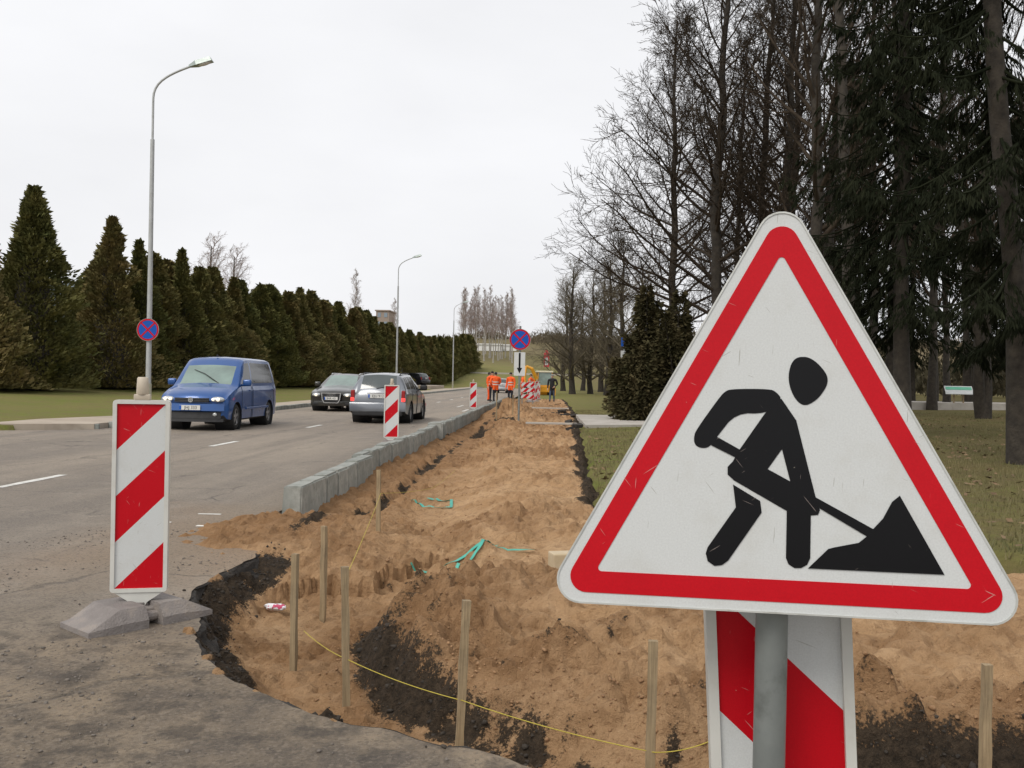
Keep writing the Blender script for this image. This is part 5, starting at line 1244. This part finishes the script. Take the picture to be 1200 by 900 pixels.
# ------------------------------------------------------------------ people
M_ORANGE = mat('orange_workwear', (.90, .12, .015), .75, var=.12, scale=9, bmp=.4, bscale=25)
M_BAND = mat('reflective_band', (.66, .66, .60), .4)
M_NAVY = mat('dark_trousers', (.012, .014, .022), .85, var=.3)
M_JEANS = mat('jeans', (.05, .075, .12), .85, var=.25)
M_JACK = mat('black_jacket', (.010, .010, .013), .8, var=.3, bmp=.3)
M_SKIN = mat('skin', (.50, .31, .23), .55, var=.08)
M_HAIR = mat('dark_hair', (.02, .016, .013), .8)
M_HAIRG = mat('grey_hair', (.25, .24, .22), .8)
M_SHOE = mat('boots', (.02, .018, .016), .7)
M_CAP = mat('dark_cap', (.015, .016, .02), .8)
def person(loc, rz, label, top, legs, group=None, arms=((.27, .02, 1.14, .25, .22, .98), (.27, .02, 1.14, .25, .22, .98)), stride=0., hair=M_HAIR, cap=False, H=1.78, head_turn=0, long_jacket=False, bend=0., bands=True, bulky=1.0):
    root = empty('person', loc, rz, label, 'person', group); root.scale = (H/1.78,)*3
    J = {}; E_ = []; mt = {}
    def j(n, p, r): J[n] = (p, r if hasattr(r, '__len__') else (r, r))
    b = bend; k = bulky
    j('pel', (0, 0, .96), (.155*k, .115*k)); j('waist', (0, b*.25, 1.13), (.145*k, .105*k)); j('chest', (0, b*.6, 1.33), (.17*k, .12*k)); j('clav', (0, b*.85, 1.45), (.12, .09)); j('neck', (0, b, 1.52), (.055, .055))
    j('jaw', (0, b+.03, 1.585), (.068, .072)); j('head', (0, b+.015, 1.66), (.08, .098)); j('crown', (0, b+.005, 1.735), (.06, .07))
    for a, c_ in (('pel', 'waist'), ('waist', 'chest'), ('chest', 'clav')): E_.append((a, c_, 'top'))
    E_ += [('clav', 'neck', 'skin'), ('neck', 'jaw', 'skin'), ('jaw', 'head', 'skin'), ('head', 'crown', 'skin')]
    for s, nm, A in ((-1, 'l', arms[0]), (1, 'r', arms[1])):
        st = stride*s
        j(nm+'hip', (s*.095, 0, .90), .098); j(nm+'kn', (s*.105, .03+st*.5, .50), .068); j(nm+'an', (s*.11, st, .11), .05); j(nm+'toe', (s*.125, st+.16, .045), (.045, .035)); j(nm+'heel', (s*.11, st-.05, .05), .04)
        E_ += [('pel', nm+'hip', 'top' if long_jacket else 'legs'), (nm+'hip', nm+'kn', 'legs'), (nm+'kn', nm+'an', 'legs'), (nm+'an', nm+'toe', 'shoe'), (nm+'an', nm+'heel', 'shoe')]
        ex, ey, ez, hx_, hy, hz = A
        j(nm+'sh', (s*.20*k, b*.8, 1.42), .072*k); j(nm+'el', (s*ex, ey+b*.6, ez), .055*k); j(nm+'wr', (s*hx_, hy+b*.4, hz), .042)
        d = Vector((s*(hx_-ex), hy-ey, hz-ez)).normalized(); w = Vector((s*hx_, hy+b*.4, hz)); pal = w+d*.085
        j(nm+'pa', tuple(pal), (.036, .022)); E_ += [('clav', nm+'sh', 'top'), (nm+'sh', nm+'el', 'top'), (nm+'el', nm+'wr', 'top'), (nm+'wr', nm+'pa', 'skin')]
        side = d.cross(Vector((1, 0, 0))); side = side.normalized() if side.length > .1 else Vector((0, 1, 0)); inn = side.cross(d)
        for fi, (o_, ln) in enumerate(((-.026, .075), (-.009, .085), (.009, .08), (.025, .062))):
            p0 = pal+d*.03+side*o_; p1 = p0+d*ln*.5-inn*.008*s; p2 = p1+d*ln*.42-inn*.022*s
            j(f'{nm}f{fi}a', tuple(p1), .0095); j(f'{nm}f{fi}b', tuple(p2), .008); j(f'{nm}f{fi}0', tuple(p0), .0105); E_ += [(nm+'pa', f'{nm}f{fi}0', 'skin'), (f'{nm}f{fi}0', f'{nm}f{fi}a', 'skin'), (f'{nm}f{fi}a', f'{nm}f{fi}b', 'skin')]
        t0 = w+d*.04+side*.038; t1 = t0+d*.045+side*.022; j(nm+'t0', tuple(t0), .012); j(nm+'t1', tuple(t1), .0095); E_ += [(nm+'wr', nm+'t0', 'skin'), (nm+'t0', nm+'t1', 'skin')]
    names = list(J); idx = {n: i for i, n in enumerate(names)}
    me = bpy.data.meshes.new('body'); me.from_pydata([J[n][0] for n in names], [(idx[a], idx[c_]) for a, c_, _ in E_], []); me.update()
    o = bpy.data.objects.new('body', me); COL.objects.link(o)
    sk = o.modifiers.new('skin', 'SKIN'); sk.use_smooth_shade = True
    o.modifiers.new('sub', 'SUBSURF').levels = 2
    for n in names: d_ = me.skin_vertices[0].data[idx[n]]; d_.radius = J[n][1]; d_.use_root = n == 'pel'
    bpy.context.view_layer.update()
    m2 = bpy.data.meshes.new_from_object(o.evaluated_get(bpy.context.evaluated_depsgraph_get())); bpy.data.objects.remove(o)
    ML = {'top': top, 'legs': legs, 'skin': M_SKIN, 'shoe': M_SHOE}; keys = list(ML); m2.materials.clear()
    for k_ in keys: m2.materials.append(ML[k_])
    C = np.array([p.center[:] for p in m2.polygons]); best = np.full(len(C), 9.); bi = np.zeros(len(C), int)
    for a, c_, kk in E_:
        p0 = np.array(J[a][0]); p1 = np.array(J[c_][0]); v = p1-p0; t = np.clip(((C-p0)@v)/(v@v), 0, 1); dd = np.linalg.norm(C-p0-t[:, None]*v, axis=1)-.8*(J[a][1][0]*(1-t)+J[c_][1][0]*t)
        m = dd < best; best = np.where(m, dd, best); bi = np.where(m, keys.index(kk), bi)
    if long_jacket: bi = np.where((C[:, 2] < .98) & (C[:, 2] > .74) & (np.abs(C[:, 0]) < .24) & (bi == 1), 0, bi)
    bi = np.where((C[:, 2] < .86) & (bi == 0) & (np.abs(C[:, 0]) < .2) & (not long_jacket), 1, bi)
    m2.polygons.foreach_set('material_index', bi.astype(np.int32)); m2.polygons.foreach_set('use_smooth', [True]*len(m2.polygons)); m2.name = 'body'
    body = link('body', m2, None, root)
    hd = Matrix.Translation((0, b+.015, 1.66)) @ Matrix.Rotation(head_turn, 4, 'Z')
    f = MB(hd); f.ball((-.032, .088, .015), (.012, .008, .008)); f.ball((.032, .088, .015), (.012, .008, .008)); f.build('eyes', M_BLACK, root)
    f = MB(hd); f.add([(-.013, .09, -.02), (.013, .09, -.02), (0, .118, -.022), (0, .092, .02), (0, .09, -.03)], [(0, 2, 3), (2, 1, 3), (0, 4, 2), (4, 1, 2)]); f.build('nose', M_SKIN, root)
    f = MB(hd); f.box((0, .088, -.05), (.045, .01, .01)); f.build('mouth', mat_lip, root)
    for s in (-1, 1): f = MB(hd); f.ball((s*.083, -.005, 0), (.012, .025, .034)); f.build('ear', M_SKIN, root)
    f = MB(hd); f.ball((0, -.012, .035), (.09, .105, .09)); 
    if cap: f.box((0, .11, .055), (.15, .1, .014), bev=.004)
    f.build('cap' if cap else 'hair', M_CAP if cap else hair, root, smooth=True)
    if bands:
        for z in (1.05, 1.2):
            bb = MB(); bb.lathe([(1.0, z-.025), (1.0, z+.025)], 20); vs = [(v[0]*.158*k, v[1]*.128*k+b*(v[2]-.96)*1.1, v[2]) for v in bb.v]; bb.v = vs; bb.build('reflective_band', M_BAND, root, smooth=True)
    return root
mat_lip = mat('lips', (.35, .13, .11), .6)
HANG = (.27, -.01, 1.13, .27, .10, .88); FRONT = (.27, .04, 1.13, .12, .27, 1.06); HIPS = (.33, -.05, 1.15, .17, .06, 1.0); POINT = (.3, .15, 1.2, .28, .42, 1.25)
WG = 'road workers in orange'
person((-3.72, 57, 0), R(-60), 'worker in full orange suit and dark cap facing his colleagues at the kerb', M_ORANGE, M_ORANGE, None, (HANG, FRONT), cap=True, bulky=1.12, long_jacket=True)
person((-3.18, 54.5, 0), R(15), 'worker seen from behind in loose orange jacket and dark trousers', M_ORANGE, M_NAVY, None, (HIPS, FRONT), stride=.05, cap=True, bulky=1.25, long_jacket=True)
person((-3.45, 55.6, 0), R(200), 'bareheaded worker in orange standing half hidden by his colleague', M_ORANGE, M_NAVY, None, (FRONT, HANG), bulky=1.1, H=1.84)
person((-2.3, 54.5, .0), R(150), 'worker in long orange jacket standing alone right of his colleagues', M_ORANGE, M_NAVY, None, (HANG, HANG), bulky=1.12, long_jacket=True)
person((-1.95, 66, .0), R(100), 'worker in orange behind the arrow plate of the round sign', M_ORANGE, M_ORANGE, None, (FRONT, HANG), cap=True, bulky=1.1)
person((-1.4, 67.5, .0), R(240), 'worker in orange partly behind the striped barriers', M_ORANGE, M_NAVY, None, (POINT, HANG), bulky=1.1)
pz = on_sand(.12, 59.5)
person((.12, 59.5, pz), R(170), 'person in black jacket and jeans walking up the dug strip', M_JACK, M_JEANS, None, (HIPS, HANG), stride=.14, hair=M_HAIRG, bulky=1.15, long_jacket=True, bands=False)

# ------------------------------------------------------------------ row of barriers beside the workers
for i, (x, y, rz) in enumerate([(-1.2, 55, .3), (-1.05, 57.5, .5), (-.95, 60, .6), (-.9, 63, .5), (-.85, 65.5, .4)]):
    beacon('traffic_beacon', (x, y, on_sand(x, y)), rz, 'striped beacon in the close row beside the workers', group='beacons beside the workers')
br = empty('striped_barrier', (-1.25, 52, on_sand(-1.25, 52)), .1, 'low red and white striped barrier boards standing by the kerb near the workers', 'barrier')
for zc in (.45, .8, 1.1):
    for k in range(8):
        pl = [(-.36, zc-.11), (.36, zc-.11), (.36, zc+.11), (-.36, zc+.11)]; a = -.75+k*.19
        pl = clip_poly(pl, 1, -1, a+.19-zc); pl = clip_poly(pl, -1, 1, -(a-zc))
        if len(pl) > 2: mb = MB(); mb.prism(pl, -.02, .02); mb.build('stripe', M_RED if k % 2 else M_WHITE, br)
for s in (-.3, .3): MB().box((s, .05, .6), (.05, .05, 1.25)).build('leg', M_STEEL, br)

# ------------------------------------------------------------------ yellow backhoe loader
M_YEL = mat('machine_yellow', (.66, .30, .015), .45, var=.1, dirt=.4, dscale=3, dcol=(.25, .13, .03))
M_CABW = mat('cab_roof_cream', (.7, .66, .5), .5)
bk = empty('backhoe_loader', (-.55, 83, -.25), R(8), 'yellow backhoe loader with glazed cab and folded digging arm beyond the workers', 'excavator'); bk.scale = (.86,)*3
def part(n, m, *boxes, tubes_=(), parent=bk, bev=.04, **k):
    mb = MB()
    for c, d in boxes: mb.box(c, d, bev=bev)
    for p, r in tubes_: mb.tube(p, r, 12)
    return mb.build(n, m, parent, **k)
part('chassis', M_YEL, ((0, .6, .95), (1.1, 3.6, .6)), ((0, 2.0, 1.25), (.95, 1.4, .5)))
cab = part('cab', M_YEL, *[((sx*.72, sy, 1.95), (.1, .1, 1.5)) for sx in (-1, 1) for sy in (-.65, .65)], ((0, 0, 1.25), (1.55, 1.45, .25)))
part('cab_roof', M_CABW, ((0, 0, 2.75), (1.65, 1.6, .16)), parent=cab)
part('pane', M_SCREEN, ((0, -.66, 2.02), (1.36, .03, 1.3)), parent=cab, bev=0); part('pane', M_SCREEN, ((0, .66, 2.02), (1.36, .03, 1.3)), parent=cab, bev=0)
for s in (-1, 1): part('pane', M_SCREEN, ((s*.73, 0, 2.02), (.03, 1.2, 1.3)), parent=cab, bev=0)
for s in (-1, 1):
    for yy, rw in ((-.15, .7), (2.3, .48)):
        wh = empty('wheel', (s*.9, yy, rw)); wh.parent = bk
        MB().lathe([(rw*.55, -.2), (rw*.92, -.2), (rw, -.12), (rw, .12), (rw*.92, .2), (rw*.55, .2)], 24, M=Matrix.Rotation(PI/2, 4, 'Y')).build('tyre', M_TYRE, wh, angle=50)
        MB().lathe([(rw*.57, -.17), (rw*.5, .0), (0, .02)], 20, M=Matrix.Rotation(s*PI/2, 4, 'Y')).build('rim', M_YEL, wh)
part('boom', M_YEL, tubes_=[([(-.75, -1.2, .9), (-1.05, -1.9, 2.0), (-1.55, -2.1, 3.0), (-2.1, -2.0, 3.25)], [.17, .2, .17, .13])])
part('dipper', M_YEL, tubes_=[([(-2.1, -2.0, 3.25), (-2.3, -2.3, 2.2), (-2.25, -2.5, 1.5)], [.13, .12, .09])])
part('bucket', M_TRIM, ((-2.2, -2.55, 1.2), (.6, .5, .5)))
for s in (-1, 1): part('stabiliser', M_YEL, ((s*.95, -1.15, .55), (.16, .16, 1.0)), ((s*1.0, -1.15, .06), (.4, .4, .08)), bev=.02)
part('loader_bucket', M_YEL, ((0, 3.6, .5), (2.0, .7, .8)), tubes_=[([(-.6, 2.2, 1.3), (-.6, 3.4, .7)], .1), ([(.6, 2.2, 1.3), (.6, 3.4, .7)], .1)])
# ------------------------------------------------------------------ park signs
M_GREENB = mat('green_print', (.12, .42, .28), .5)
ps = empty('park_sign_post', (2.55, 32.9, .02), 0, 'thin post with a small white and blue plate in front of the juniper', 'sign')
MB().tube([(0, 0, -.2), (0, 0, 2.9)], .028, 10).build('post', M_STEEL, ps)
MB().box((0, -.04, 2.25), (.24, .012, .34)).build('white_plate', M_WHITE, ps); MB().box((0, -.04, 2.72), (.22, .012, .3)).build('blue_plate', M_BLUE, ps); MB().box((.28, -.04, 1.32), (.24, .012, .07)).build('small_plate', M_WHITE, ps)
MB().box((0, -.05, 2.22), (.1, .006, .14)).build('symbol', M_BLACK, ps)
ib = empty('information_board', (20.4, 47.8, .25), R(-10), 'small slanted white and green board in the park', 'sign')
for s in (-.22, .22): MB().box((s, 0, .45), (.07, .07, .9)).build('leg', M_WOOD, ib)
tb = MB(Matrix.Translation((0, -.02, 1.0)) @ Matrix.Rotation(R(40), 4, 'X')).box((0, 0, 0), (1.3, .62, .03)).build('board', M_WHITE, ib)
MB(Matrix.Translation((0, -.03, 1.012)) @ Matrix.Rotation(R(40), 4, 'X')).box((0, .12, .012), (1.2, .22, .004)).build('print', M_GREENB, tb)
pl_ = empty('park_lamp', (20.6, 46.2, .25), 0, 'thin white park lamp between the trunks', 'street lamp')
MB().tube([(0, 0, -.1), (0, 0, 4.4)], .05, 10).build('pole', M_POLE, pl_); MB().tube([(0, 0, 4.35), (-.35, 0, 4.4)], .03, 8).build('arm', M_POLE, pl_); MB().box((-.42, 0, 4.38), (.35, .16, .09), bev=.02).build('lamp_head', M_LHEAD, pl_)
# ------------------------------------------------------------------ far buildings
M_WALLB = mat('brown_render', (.30, .24, .20), .9, var=.1); M_WALLW = mat('white_render', (.72, .72, .70), .8, var=.05); M_ROOFG = mat('grey_blue_roof', (.22, .27, .32), .6, var=.1)
def building(name, loc, size, label, wall, roof=None, nx=4, nz=3, rz=0):
    t = empty(name, loc, rz, label, 'building'); w, d, h = size
    MB().box((0, 0, h/2), (w, d, h)).build('wall', wall, t); r = MB(); r.box((0, 0, h+.15), (w+.6, d+.6, .3)); r.build('roof', roof or wall, t)
    m0 = None
    for i in range(nx):
        for k in range(nz):
            x = -w/2+w*(i+.5)/nx; z = h*(k+.55)/nz
            if m0 is None:
                m0 = MB().box((0, 0, 0), (w/nx*.5, .12, h/nz*.5)).build('window', M_GLASSD, t, (x, -d/2-.02, z))
            else: c = m0.copy(); COL.objects.link(c); c.location = (x, -d/2-.02, z)
    return t
x = (448-645)/1100*260
building('apartment_block', (x, 262, 5), (3.6, 10, 14.6), 'brown apartment block top behind the hedge', M_WALLB, None, 2, 6)
for ch in bpy.data.objects['apartment_block'].children:
    if ch.name.startswith('window'): ch.data.materials[0] = M_ROOFG; break
x = (40-645)/1100*75
building('warehouse', (x-5, 78, .5), (22, 12, 7.4), 'grey blue building seen through the gap between the first thujas', M_ROOFG, M_ROOFG, 6, 2)
for (px, y, w, h, lab) in [(573, 262, 6.5, 1.7, 'long low white shed on the far hillside left of the round sign'), (593, 268, 5.5, 1.5, 'short low white shed on the far hillside behind the round sign')]:
    x = (px-645)/1100*y; building('white_shed', (x, y, gz(x, y)-.1), (w, 5, h), lab, M_WALLW, M_WALLW, 0, 0)
x = (640-645)/1100*200
py_ = empty('pylon_sign', (x, 200, gz(x, 200)), 0, 'red and white pylon sign on the slope above the backhoe', 'sign')
MB().box((0, 0, 1.5), (1.15, .4, 3.0), bev=.04).build('body', mat('pylon_red', (.5, .04, .05), .5), py_); MB().box((0, -.21, 1.2), (.6, .04, 1.6)).build('panel', M_WHITE, py_); MB().box((0, 0, 3.3), (.5, .3, .6)).build('top_sign', mat('pylon_red_top', (.5, .05, .06), .5), py_)
tag(bw, 'white painted board lying beside the striped panel behind the sign', 'board')
sheet('hill_road', [(-60, 172), (60, 172), (60, 178), (-60, 178)], 2.62, M_PATH, .4)
